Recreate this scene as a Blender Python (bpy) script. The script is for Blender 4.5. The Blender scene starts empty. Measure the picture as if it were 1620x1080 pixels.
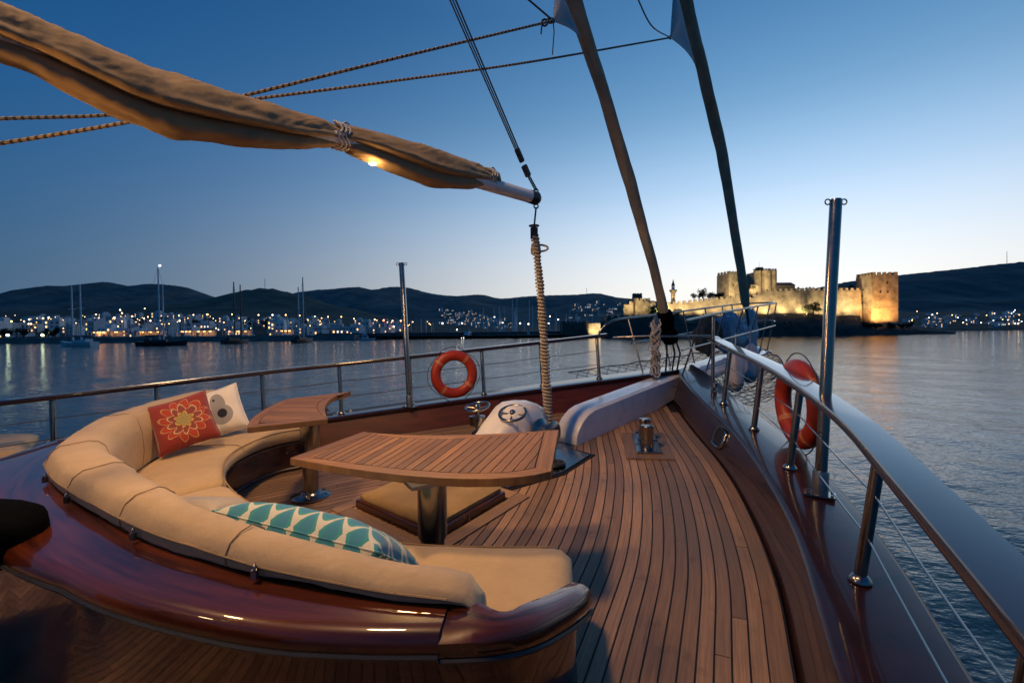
import bpy, bmesh, math, random
from mathutils import Vector, Matrix, noise as mnoise
random.seed(11)
R = math.radians
SC = bpy.context.scene
COL = SC.collection

# ------------------------------------------------------------------ camera
EYE = 1.5
FPX, PITCH, ROLL = 720.0, R(1.2), R(0.55)
HORY, PCX = 525.0, 810.0
PCY = HORY + FPX*math.tan(PITCH)
fwv = Vector((0, math.cos(PITCH), -math.sin(PITCH)))
rtv = Vector((1, 0, 0))
upv = rtv.cross(fwv)
rt2 = math.cos(ROLL)*rtv - math.sin(ROLL)*upv
up2 = math.sin(ROLL)*rtv + math.cos(ROLL)*upv
cd = bpy.data.cameras.new('camera')
cam = bpy.data.objects.new('camera', cd); COL.objects.link(cam)
cd.sensor_width = 36.0; cd.sensor_fit = 'HORIZONTAL'
cd.lens = FPX/1620*36
cd.shift_y = (PCY-540)/1620
cd.clip_start = 0.05; cd.clip_end = 20000
m3 = Matrix((rt2, up2, -fwv)).transposed()
cam.matrix_world = Matrix.Translation((0, 0, EYE)) @ m3.to_4x4()
SC.camera = cam

# ------------------------------------------------------------------ sky, sun, exposure
SUN_AZ = R(31)          # the sun has set to the right of straight ahead
w = bpy.data.worlds.new('World'); SC.world = w; w.use_nodes = True
nt = w.node_tree; nt.nodes.clear(); WN = nt.nodes; WL = nt.links
wo = WN.new('ShaderNodeOutputWorld'); bg = WN.new('ShaderNodeBackground'); bg2 = WN.new('ShaderNodeBackground'); ad = WN.new('ShaderNodeAddShader')
sky = WN.new('ShaderNodeTexSky'); sky.sky_type = 'NISHITA'; sky.sun_disc = False
sky.sun_elevation = R(1.5); sky.sun_rotation = SUN_AZ
sky.altitude = 0; sky.air_density = 1.0; sky.dust_density = 0.3; sky.ozone_density = 4.0
WL.new(sky.outputs[0], bg.inputs[0]); bg.inputs[1].default_value = 0.004
# twilight glow after sunset: a vertical gradient, paler towards the place where the sun went down
tcw = WN.new('ShaderNodeTexCoord'); sx = WN.new('ShaderNodeSeparateXYZ'); WL.new(tcw.outputs['Generated'], sx.inputs[0])
def wm(op, a, b=None, c=None):
    n = WN.new('ShaderNodeMath'); n.operation = op
    for i, q in enumerate((a, b, c)):
        if q is None: continue
        if isinstance(q, (int, float)): n.inputs[i].default_value = q
        else: WL.new(q, n.inputs[i])
    return n.outputs[0]
X, Y, Z = sx.outputs
hl = wm('SQRT', wm('ADD', wm('ADD', wm('MULTIPLY', X, X), wm('MULTIPLY', Y, Y)), 1e-4))
ca = wm('DIVIDE', wm('ADD', wm('MULTIPLY', X, math.sin(SUN_AZ)), wm('MULTIPLY', Y, math.cos(SUN_AZ))), hl)
glow = wm('POWER', wm('MULTIPLY_ADD', ca, .5, .5), 5.6)
def ramp(stops):
    n = WN.new('ShaderNodeValToRGB'); WL.new(Z, n.inputs[0]); e = n.color_ramp.elements
    e[0].position, e[0].color = stops[0][0], (*stops[0][1], 1); e[1].position, e[1].color = stops[-1][0], (*stops[-1][1], 1)
    for p, c in stops[1:-1]:
        q = e.new(p); q.color = (*c, 1)
    n.color_ramp.interpolation = 'B_SPLINE'
    return n.outputs[0]
rs = ramp(((0, (.96, .91, .80)), (.09, (.94, .93, .89)), (.17, (.76, .86, .96)), (.27, (.44, .65, .90)), (.40, (.145, .335, .565)), (.56, (.055, .18, .40)), (1, (.012, .08, .22))))
ra = ramp(((0, (.030, .085, .16)), (.08, (.018, .088, .185)), (.2, (.003, .078, .20)), (.37, (.005, .074, .225)), (.6, (.004, .055, .18)), (1, (.003, .038, .13))))
mw = WN.new('ShaderNodeMix'); mw.data_type = 'RGBA'; WL.new(glow, mw.inputs[0]); WL.new(ra, mw.inputs[6]); WL.new(rs, mw.inputs[7])
WL.new(mw.outputs[2], bg2.inputs[0]); bg2.inputs[1].default_value = 1.0
WL.new(bg.outputs[0], ad.inputs[0]); WL.new(bg2.outputs[0], ad.inputs[1]); WL.new(ad.outputs[0], wo.inputs[0])
sl = bpy.data.lights.new('afterglow_sun', 'SUN'); slo = bpy.data.objects.new('afterglow_sun', sl); COL.objects.link(slo)
sl.energy = 0.05; sl.angle = R(30); sl.color = (1, .86, .74)
slo.rotation_euler = (R(84), 0, math.pi-SUN_AZ)
SC.view_settings.view_transform = 'Standard'; SC.view_settings.look = 'None'
SC.view_settings.exposure = 0.15; SC.view_settings.gamma = 1.0
SC.view_settings.use_curve_mapping = False
SC.cycles.use_denoising = True
SC.cycles.max_bounces = 6
SC.cycles.sample_clamp_indirect = 4

# ------------------------------------------------------------------ places
def ray(x, y): return fwv + rt2*((x-PCX)/FPX) + up2*((PCY-y)/FPX)
O3 = Vector((0, 0, EYE))
def at(x, y, Y):
    d = ray(x, y); return O3 + d*(Y/d.y)
def onz(x, y, z):
    d = ray(x, y); return O3 + d*((z-EYE)/d.z)
T0 = 2.85                                     # the eye's distance to starboard of the keel line
Q = math.sqrt(.5)
DS, DT, D0 = .09, -.025, .11-.09*2.55         # the deck rises towards the bow and heels a little
def deckz(s, t): return D0 + DS*s + DT*t
def Bt(s, t, off=0.0):                        # boat co-ordinates -> world
    return Vector((Q*(s+t-T0), Q*(s-t+T0), deckz(s, t)+off))
def Bz(s, t, z): return Vector((Q*(s+t-T0), Q*(s-t+T0), z))
def st(p): return (Q*(p.x+p.y), Q*(p.x-p.y)+T0)
def ond(x, y, off=0.0):
    d = ray(x, y); a = Q*DS+Q*DT; b = Q*DS-Q*DT; c = D0+DT*T0
    k = (EYE-c-off)/(a*d.x+b*d.y-d.z); return O3 + d*k
def onax(x, y, ta=-.3):
    d = ray(x, y); return O3 + d*(((ta-T0)/Q)/(d.x-d.y))
SEA = -1.5

def toscreen(p):
    v = p-O3; w_ = v.dot(fwv); return PCX+FPX*v.dot(rt2)/w_, PCY-FPX*v.dot(up2)/w_
# ------------------------------------------------------------------ materials
MATS = {}
def mat(name, col, rough=.5, metal=0.0, coat=0.0, var=0.0, scale=6.0, stretch=(1, 1, 1), bump=0.0, bscale=None,
        coords='Object', col2=None, emit=None, estr=0.0, rand=0.0, spec=.5, detail=4.0, sheen=0.0, rvar=0.0):
    m = bpy.data.materials.new(name); m.use_nodes = True; n = m.node_tree; N = n.nodes; L = n.links
    b = N['Principled BSDF']
    b.inputs['Roughness'].default_value = rough; b.inputs['Metallic'].default_value = metal
    b.inputs['Coat Weight'].default_value = coat; b.inputs['Coat Roughness'].default_value = .06
    b.inputs['Specular IOR Level'].default_value = spec
    if sheen: b.inputs['Sheen Weight'].default_value = sheen
    b.inputs['Base Color'].default_value = (*col, 1)
    if emit: b.inputs['Emission Color'].default_value = (*emit, 1); b.inputs['Emission Strength'].default_value = estr
    if var or bump or col2 or rand or rvar:
        tc = N.new('ShaderNodeTexCoord'); mp = N.new('ShaderNodeMapping')
        mp.inputs['Scale'].default_value = stretch
        L.new(tc.outputs[coords], mp.inputs[0])
        nz = N.new('ShaderNodeTexNoise'); nz.inputs['Scale'].default_value = scale; nz.inputs['Detail'].default_value = detail
        nz.inputs['Roughness'].default_value = .6
        L.new(mp.outputs[0], nz.inputs[0])
        rp = N.new('ShaderNodeValToRGB'); e = rp.color_ramp.elements
        c2 = col2 or tuple(max(0, c*(1-var)) for c in col); c1 = col if col2 else tuple(min(1, c*(1+var)) for c in col)
        e[0].position = .3; e[0].color = (*c2, 1); e[1].position = .7; e[1].color = (*c1, 1)
        L.new(nz.outputs[0], rp.inputs[0]); out = rp.outputs[0]
        if rand:
            oi = N.new('ShaderNodeObjectInfo'); mr = N.new('ShaderNodeMapRange')
            mr.inputs['To Min'].default_value = 1-rand; mr.inputs['To Max'].default_value = 1+rand
            L.new(oi.outputs['Random'], mr.inputs[0])
            hs = N.new('ShaderNodeHueSaturation'); L.new(mr.outputs[0], hs.inputs['Value']); L.new(out, hs.inputs['Color']); out = hs.outputs[0]
        L.new(out, b.inputs['Base Color'])
        if rvar:
            m2 = N.new('ShaderNodeMapRange'); m2.inputs['To Min'].default_value = max(0, rough-rvar); m2.inputs['To Max'].default_value = rough+rvar
            L.new(nz.outputs[0], m2.inputs[0]); L.new(m2.outputs[0], b.inputs['Roughness'])
        if bump:
            bp = N.new('ShaderNodeBump'); bp.inputs['Strength'].default_value = bump; bp.inputs['Distance'].default_value = .02
            if bscale:
                n2 = N.new('ShaderNodeTexNoise'); n2.inputs['Scale'].default_value = bscale; n2.inputs['Detail'].default_value = 5
                L.new(mp.outputs[0], n2.inputs[0]); L.new(n2.outputs[0], bp.inputs['Height'])
            else: L.new(nz.outputs[0], bp.inputs['Height'])
            L.new(bp.outputs[0], b.inputs['Normal'])
    MATS[name] = m
    return m
def uvwood(name, c1, c2, rough, rand, coat=0.0, sx=3.0, sy=70.0, wear=.6):
    """wood with grain along the U of the mesh's own UVs"""
    m = mat(name, c1, rough, 0, coat, .0, col2=c2, scale=1.0, stretch=(sx, sy, 1), coords='UV', rand=rand, detail=6, bump=.12, rvar=.08)
    N = m.node_tree.nodes; L = m.node_tree.links; b = N['Principled BSDF']; src = b.inputs['Base Color'].links[0].from_socket
    tc = N.new('ShaderNodeTexCoord')                    # weathering: greyer and darker patches, small stains
    for sc, det, lo, hi, colr in ((1.1, 6, .42, .72, (.115, .098, .088)), (7.0, 5, .60, .78, (.055, .036, .026))):
        nz = N.new('ShaderNodeTexNoise'); nz.inputs['Scale'].default_value = sc; nz.inputs['Detail'].default_value = det; L.new(tc.outputs['Object'], nz.inputs[0])
        mr = N.new('ShaderNodeMapRange'); mr.inputs['From Min'].default_value = lo; mr.inputs['From Max'].default_value = hi; mr.inputs['To Max'].default_value = wear; L.new(nz.outputs[0], mr.inputs[0])
        mx = N.new('ShaderNodeMix'); mx.data_type = 'RGBA'; L.new(mr.outputs[0], mx.inputs[0]); L.new(src, mx.inputs[6]); mx.inputs[7].default_value = (*colr, 1); src = mx.outputs[2]
    L.new(src, b.inputs['Base Color'])
    return m
TEAK = uvwood('teak_deck', (.40, .232, .128), (.20, .112, .062), .5, .36)
TEAKT = uvwood('teak_table', (.31, .150, .046), (.15, .064, .019), .5, .30, sx=2.0, sy=55, wear=.35)
CAULK = mat('black_caulk', (.008, .007, .007), .6)
MAHOG = mat('varnished_mahogany', (.075, .016, .008), .28, 0, 1.0, scale=2.2, stretch=(1.2, 1.2, 9), col2=(.022, .006, .004), detail=7, rvar=.05)
MAHOGW = mat('varnished_coaming', (.13, .027, .008), .3, 0, 1.0, scale=1.0, stretch=(1.3, 15, 1), coords='UV', col2=(.014, .003, .002), detail=8, rvar=.05, spec=.2)
MAHOGW.node_tree.nodes['Principled BSDF'].inputs['Coat Roughness'].default_value = .03
MAHOGR = mat('varnished_handrail', (.024, .012, .012), .25, 0, 1.0, spec=.5, scale=3, stretch=(2, 2, 8), col2=(.014, .007, .008))
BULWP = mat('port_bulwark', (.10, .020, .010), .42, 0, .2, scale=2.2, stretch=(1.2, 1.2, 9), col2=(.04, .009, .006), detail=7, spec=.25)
BULWK = mat('shaded_bulwark', (.034, .011, .009), .3, 0, 1.0, scale=2.2, stretch=(1.2, 1.2, 9), col2=(.012, .005, .005), detail=7, rvar=.08)  # starboard face: shade away from the lamps is darkened into the varnish colour
MAHOGD = mat('dark_varnished_rail', (.030, .009, .010), .3, 0, .55, spec=.12, scale=3, stretch=(2, 2, 8), col2=(.014, .005, .006), bump=.04, bscale=5)
WHITEP = mat('white_paint', (.84, .82, .80), .3, 0, .4, var=.06, scale=7, bump=.05, rvar=.1)
STEEL = mat('stainless_steel', (.30, .285, .27), .22, 1.0, var=.08, scale=14, rvar=.06)
STEELD = mat('dull_steel', (.30, .30, .31), .35, 1.0, var=.2, scale=20)
DARKP = mat('dark_trim', (.02, .02, .022), .4, var=.2, scale=9)
BLACKF = mat('black_fabric', (.003, .003, .0035), .95, var=.3, scale=30, bump=.3, spec=.04)
CREAM = mat('cream_canvas', (.49, .345, .195), .85, var=.09, scale=5, bump=.22, bscale=26, sheen=.2, detail=6)
CREAMB = mat('cream_back', (.50, .43, .34), .85, var=.08, scale=5, bump=.2, bscale=26, sheen=.2)
SAILC = mat('sail_cover_canvas', (.30, .195, .095), .8, var=.22, scale=4, bump=.5, bscale=11, sheen=.2, detail=7)
FURL = mat('furled_sail_cover', (.40, .32, .215), .85, var=.22, scale=3, bump=.5, bscale=14)
SAILW = mat('white_sailcloth', (.60, .60, .62), .7, var=.08, scale=4, bump=.15)
ROPE = mat('rope_beige', (.46, .40, .31), .9, var=.4, scale=40, bump=.5)
ROPEW = mat('rope_white', (.55, .53, .50), .85, var=.3, scale=60, bump=.3)
ROPED = mat('rope_dark', (.035, .035, .045), .85, var=.4, scale=40, bump=.3)
ORANGE = mat('lifebuoy_orange', (.31, .026, .009), .42, var=.16, scale=6, bump=.08, detail=6, rvar=.1)
BAND = mat('reflective_band', (.40, .13, .06), .5, var=.1)
FENDER = mat('fender_vinyl', (.60, .60, .63), .45, var=.12, scale=4, bump=.05)
BLUET = mat('blue_tarpaulin', (.10, .32, .52), .5, var=.35, scale=7, bump=.5)
GREENT = mat('olive_canvas', (.055, .065, .055), .8, var=.4, scale=6, bump=.5)
GLASSD = mat('dark_glass', (.01, .012, .02), .08)
LAMPG = mat('lamp_glow', (1, .8, .5), .4, emit=(1, .72, .34), estr=40)

# ------------------------------------------------------------------ mesh building
class MB:
    def __init__(s): s.v = []; s.f = []; s.uv = []; s.mi = []
    def add(s, vs, fs, uvs=None, mi=0):
        o = len(s.v); s.v += [tuple(p) for p in vs]
        for i, f in enumerate(fs):
            s.f.append([o+k for k in f]); s.uv.append(uvs[i] if uvs else None); s.mi.append(mi)
        return s
    def box(s, c, size, rot=None, mi=0):
        hx, hy, hz = (k/2 for k in size); c = Vector(c)
        P = [Vector((x, y, z)) for x in (-hx, hx) for y in (-hy, hy) for z in (-hz, hz)]
        if rot is not None: P = [rot @ p for p in P]
        return s.add([c+p for p in P], [(0, 1, 3, 2), (4, 6, 7, 5), (0, 4, 5, 1), (2, 3, 7, 6), (0, 2, 6, 4), (1, 5, 7, 3)], mi=mi)
    def loft(s, rings, closed=True, cap=True, mi=0, uv=None):
        n = len(rings[0]); vs = [p for r in rings for p in r]; fs = []; us = []
        for i in range(len(rings)-1):
            for j in range(n if closed else n-1):
                k = (j+1) % n
                fs.append((i*n+j, i*n+k, (i+1)*n+k, (i+1)*n+j))
                if uv: us.append([(uv(i, j)), (uv(i, j+1)), (uv(i+1, j+1)), (uv(i+1, j))])
        if cap and closed:
            fs.append(tuple(range(n-1, -1, -1))); fs.append(tuple((len(rings)-1)*n+j for j in range(n)))
            if uv: us += [[(0, 0)]*n, [(0, 0)]*n]
        return s.add(vs, fs, us if uv else None, mi)
    def tube(s, pts, r, n=8, cap=True, mi=0):
        pts = [Vector(p) for p in pts]; rings = []; prev = None
        for i, p in enumerate(pts):
            a = pts[max(0, i-1)]; b = pts[min(len(pts)-1, i+1)]; d = (b-a)
            if d.length < 1e-9: d = Vector((0, 0, 1))
            d.normalize()
            if prev is None:
                u = d.orthogonal().normalized()
            else:
                u = prev - d*prev.dot(d)
                u = u.normalized() if u.length > 1e-6 else d.orthogonal().normalized()
            prev = u; v = d.cross(u)
            rr = r(i/(max(1, len(pts)-1))) if callable(r) else r
            rings.append([p + (u*math.cos(2*math.pi*k/n)+v*math.sin(2*math.pi*k/n))*rr for k in range(n)])
        return s.loft(rings, True, cap, mi)
    def lathe(s, prof, base, axis=(0, 0, 1), n=20, mi=0):
        ax = Vector(axis).normalized(); u = ax.orthogonal().normalized(); v = ax.cross(u); base = Vector(base)
        rings = [[base+ax*z+(u*math.cos(2*math.pi*k/n)+v*math.sin(2*math.pi*k/n))*max(r, 1e-4) for k in range(n)] for r, z in prof]
        return s.loft(rings, True, True, mi)
    def torus(s, c, nrm, R_, r, n=32, m=10, mi=0, sq=1.0, r2=None):
        nrm = Vector(nrm).normalized(); u = nrm.orthogonal().normalized(); v = nrm.cross(u); c = Vector(c); vs = []; fs = []
        for i in range(n):
            a = 2*math.pi*i/n; e = u*math.cos(a)+v*math.sin(a)
            for j in range(m):
                b = 2*math.pi*j/m
                vs.append(c+e*(R_+r*math.cos(b))+nrm*((r2 or r)*math.sin(b)))
        for i in range(n):
            for j in range(m):
                fs.append((i*m+j, ((i+1) % n)*m+j, ((i+1) % n)*m+(j+1) % m, i*m+(j+1) % m))
        return s.add(vs, fs, mi=mi)
    def prism(s, poly, z0, z1, mi=0, uvf=None):
        """poly: list of (s,t) in boat plan, z as heights above the deck"""
        n = len(poly); vs = [Bt(a, b, z0) for a, b in poly]+[Bt(a, b, z1) for a, b in poly]
        fs = [tuple(range(n-1, -1, -1)), tuple(range(n, 2*n))]+[(i, (i+1) % n, n+(i+1) % n, n+i) for i in range(n)]
        us = None
        if uvf:
            us = [[uvf(*poly[i]) for i in range(n-1, -1, -1)], [uvf(*p) for p in poly]]
            us += [[uvf(*poly[i]), uvf(*poly[(i+1) % n]), uvf(*poly[(i+1) % n]), uvf(*poly[i])] for i in range(n)]
        return s.add(vs, fs, us, mi)
    def build(s, name, mats, parent=None, smooth=False, bevel=0, sub=0, angle=40, fixn=True):
        me = bpy.data.meshes.new(name); me.from_pydata(s.v, [], s.f)
        if any(s.uv):
            ul = me.uv_layers.new(name='UVMap'); k = 0
            for f, u in zip(s.f, s.uv):
                for i in range(len(f)):
                    ul.data[k].uv = u[i] if u else (0, 0); k += 1
        if not isinstance(mats, (list, tuple)): mats = [mats]
        for m in mats: me.materials.append(m)
        for p, i in zip(me.polygons, s.mi): p.material_index = i
        if fixn:
            bm = bmesh.new(); bm.from_mesh(me); bmesh.ops.recalc_face_normals(bm, faces=bm.faces); bm.to_mesh(me); bm.free()
        if smooth:
            me.polygons.foreach_set('use_smooth', [True]*len(me.polygons))
            me.set_sharp_from_angle(angle=R(angle))
        o = bpy.data.objects.new(name, me); COL.objects.link(o)
        if parent: o.parent = parent
        if bevel:
            b = o.modifiers.new('bevel', 'BEVEL'); b.width = bevel; b.segments = 2; b.limit_method = 'ANGLE'; b.angle_limit = R(35)
        if sub:
            b = o.modifiers.new('sub', 'SUBSURF'); b.levels = sub; b.render_levels = sub
        return o
def tag(o, label=None, cat=None, group=None, kind=None):
    if label: o['label'] = label
    if cat: o['category'] = cat
    if group: o['group'] = group
    if kind: o['kind'] = kind
    return o
def thing(name, label, cat, group=None):
    o = bpy.data.objects.new(name, None); COL.objects.link(o); o.empty_display_size = .1
    return tag(o, label, cat, group)
def settle(root, base):
    """put an Empty at the thing's base, its parts staying where they are"""
    base = Vector(base); root.location = base
    for c in root.children:
        c.location = c.location - base
def copy_tree(o, parent=None):
    c = o.copy(); COL.objects.link(c)
    if parent: c.parent = parent
    for ch in list(o.children): copy_tree(ch, c)
    return c
def cr(pts, n=8, closed=False):
    """Catmull-Rom through points"""
    P = [Vector(p) for p in pts]; out = []
    for i in range(len(P)-1):
        p0 = P[max(0, i-1)]; p1 = P[i]; p2 = P[i+1]; p3 = P[min(len(P)-1, i+2)]
        if i == 0: p0 = p1*2-p2
        if i == len(P)-2: p3 = p2*2-p1
        for k in range(n):
            t = k/n
            out.append(.5*((2*p1)+(p2-p0)*t+(2*p0-5*p1+4*p2-p3)*t*t+(3*p1-p0-3*p2+p3)*t**3))
    out.append(P[-1]); return out
def resample(P, n):
    L = [0]
    for a, b in zip(P, P[1:]): L.append(L[-1]+(b-a).length)
    out = []; j = 0
    for i in range(n):
        d = L[-1]*i/(n-1)
        while j < len(L)-2 and L[j+1] < d: j += 1
        k = (d-L[j])/max(1e-9, L[j+1]-L[j]); out.append(P[j].lerp(P[j+1], min(1, max(0, k))))
    return out
def offset(P, d, side=1):
    """plan offset of a 2-D polyline"""
    out = []
    for i, p in enumerate(P):
        a = P[max(0, i-1)]; b = P[min(len(P)-1, i+1)]; t = (b-a).normalized()
        dd = d[i] if isinstance(d, (list, tuple)) else d
        out.append(Vector((p.x - side*t.y*dd, p.y + side*t.x*dd)))
    return out
MASTW, BOOMW, BOOM2W, SPRW, FLOOD = 130, 125, 40, 1300, 15000
# ================================================================== the sea
def wave(x, y, sp):
    h = 0
    for (wl, ang, amp, ph) in WAVES:
        f = min(1, max(0, wl/(sp*3.2)-.35))
        if f <= 0: continue
        k = 2*math.pi/wl
        h += amp*f*math.sin(k*(x*math.cos(ang)+y*math.sin(ang))+ph)
    return h
WAVES = []
for i in range(26):
    wl = .55*(1.145**i); WAVES.append((wl, R(200+random.gauss(0, 38)), .0028*wl**.36, random.uniform(0, 6.28)))
def make_sea():
    radii = [2.0]
    while radii[-1] < 9000: radii.append(radii[-1]*1.021+.03)
    vs = []; fs = []; A = []
    a = -180.0
    while a < 180:
        A.append(R(a)); a += .36 if -62 < a < 62 else 3.0
    n = len(A)
    for r in radii:
        sp = max(r*.0063, r*.021*.5)
        for t in A:
            x = r*math.sin(t); y = r*math.cos(t)
            vs.append((x, y, SEA + (wave(x, y, sp) if r < 400 and abs(t) < 1.15 else 0)))
    for i in range(len(radii)-1):
        for j in range(n):
            k = (j+1) % n; fs.append((i*n+j, i*n+k, (i+1)*n+k, (i+1)*n+j))
    vs.append((0, 0, SEA)); c = len(vs)-1
    for j in range(n): fs.append((c, (j+1) % n, j))
    m = mat('sea_water', (.012, .075, .105), .08, 0, 0, col2=(.007, .045, .070), scale=.25, spec=.5)
    N = m.node_tree.nodes; L = m.node_tree.links; b = N['Principled BSDF']
    b.inputs['IOR'].default_value = 1.33
    tc = N.new('ShaderNodeTexCoord'); hs = []
    for sc, stx in ((1.6, (1, 1.7, 1)), (7.5, (1, 1.6, 1)), (.22, (1, 2.2, 1))):
        mp = N.new('ShaderNodeMapping'); mp.inputs['Scale'].default_value = stx; mp.inputs['Rotation'].default_value = (0, 0, R(20))
        nz = N.new('ShaderNodeTexNoise'); nz.inputs['Scale'].default_value = sc; nz.inputs['Detail'].default_value = 3
        L.new(tc.outputs['Object'], mp.inputs[0]); L.new(mp.outputs[0], nz.inputs[0]); hs.append(nz.outputs[0])
    b1 = N.new('ShaderNodeBump'); b1.inputs['Strength'].default_value = .32; b1.inputs['Distance'].default_value = .10
    b2 = N.new('ShaderNodeBump'); b2.inputs['Strength'].default_value = .45; b2.inputs['Distance'].default_value = .03
    b3 = N.new('ShaderNodeBump'); b3.inputs['Strength'].default_value = .10; b3.inputs['Distance'].default_value = .35
    L.new(hs[0], b1.inputs['Height']); L.new(hs[1], b2.inputs['Height']); L.new(hs[2], b3.inputs['Height'])
    L.new(b3.outputs[0], b1.inputs['Normal']); L.new(b1.outputs[0], b2.inputs['Normal']); L.new(b2.outputs[0], b.inputs['Normal'])
    q = MB(); q.v = vs; q.f = fs; q.uv = [None]*len(fs); q.mi = [0]*len(fs)
    o = q.build('sea', m, smooth=True, angle=180, fixn=False)
    tag(o, 'rippled blue green evening sea of the bay', 'sea', kind='structure')
make_sea()

# ================================================================== the boat: deck
STB = [(-2.6, 3.75), (-1, 3.34), (0, 3.08), (1, 2.77), (2.16, 2.36), (2.89, 2.08), (3.66, 1.68), (4.36, 1.24), (5.24, .58), (6.34, -.20)]
PRT = [(-2.6, -4.0), (-1, -3.6), (0, -3.3), (1.27, -2.96), (2.54, -2.51), (3.52, -2.03), (4.5, -1.48), (5.3, -.96), (6.34, -.20)]
STBC = resample(cr(STB, 10), 70); PRTC = resample(cr(PRT, 10), 70)
deck = MB()
dv = [Bt(p.x, p.y, -.006) for p in STBC]+[Bt(p.x, p.y, -.006) for p in PRTC]
deck.add(dv, [(i, i+1, 70+i+1, 70+i) for i in range(68)]+[(68, 69, 70+68)])
deck_o = tag(deck.build('deck', CAULK, fixn=False), 'teak planked foredeck of the boat with black seams', 'deck', kind='structure')
PW = .073; GAP = .0088; AXT = -.20
def plank_strip(C, side, d0, d1, stbd):
    a = offset(C, d0, side); b = offset(C, d1, side)
    keep = [i for i in range(len(a)) if ((a[i].y > AXT and b[i].y > AXT) if stbd else (a[i].y < AXT and b[i].y < AXT))]
    if len(keep) < 3: return None
    lo, hi = keep[0], keep[-1]
    A = a[lo:hi+1]; B_ = b[lo:hi+1]
    def ext(P, src):
        if hi+1 < len(src):
            n0, n1 = src[hi], src[hi+1]
            if abs(n1.y-n0.y) > 1e-6:
                k = (AXT-n0.y)/(n1.y-n0.y)
                if 0 < k < 6: return n0.lerp(n1, min(k, 6))
        return None
    ea, eb = ext(A, a), ext(B_, b)
    if ea is not None and eb is not None: A = A+[ea]; B_ = B_+[eb]
    return A, B_
def plank_mesh(A, B_, i0, i1, v0):
    m = MB(); A = A[i0:i1]; B_ = B_[i0:i1]; n = len(A)
    if n < 2: return None
    rings = []
    for p, q in zip(A, B_):
        rings.append([Bt(p.x, p.y, -.02), Bt(p.x, p.y, 0), Bt(q.x, q.y, 0), Bt(q.x, q.y, -.02)])
    L = [v0*3.7]
    for p, q in zip(A, A[1:]): L.append(L[-1]+(q-p).length)
    V = [0, .02, .02+PW, .04+PW]
    m.loft(rings, True, True, uv=lambda i, j: (L[i], v0+V[j % 4]))
    return m
for stbd, C, side in ((True, STBC, -1), (False, PRTC, 1)):
    for k in range(0, 54):
        d0 = .10+k*PW+GAP/2; d1 = .10+(k+1)*PW-GAP/2
        r = plank_strip(C, side, d0, d1, stbd)
        if not r: continue
        A, B_ = r; n = len(A)
        cuts = [0]; step = 34+(k*13 % 17); c = 8+(k*29 % 31)
        while c < n-6: cuts.append(c); c += step
        cuts.append(n-1)
        for a, b in zip(cuts, cuts[1:]):
            A2, B2 = list(A), list(B_)
            if b < n-1:                                    # a butt joint
                A2[b] = A2[b].lerp(A2[b-1], .04); B2[b] = B2[b].lerp(B2[b-1], .04)
            m = plank_mesh(A2, B2, a, b+1, k*.31+a*.17+(0 if stbd else 20))
            if m: m.build('plank', TEAK, deck_o)
    # margin board along the waterway
    a = offset(C, .012, side); b = offset(C, .098, side)
    m = plank_mesh(a, b, 0, 66, 33 if stbd else 44)
    m.build('margin_board', TEAK, deck_o)

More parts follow.
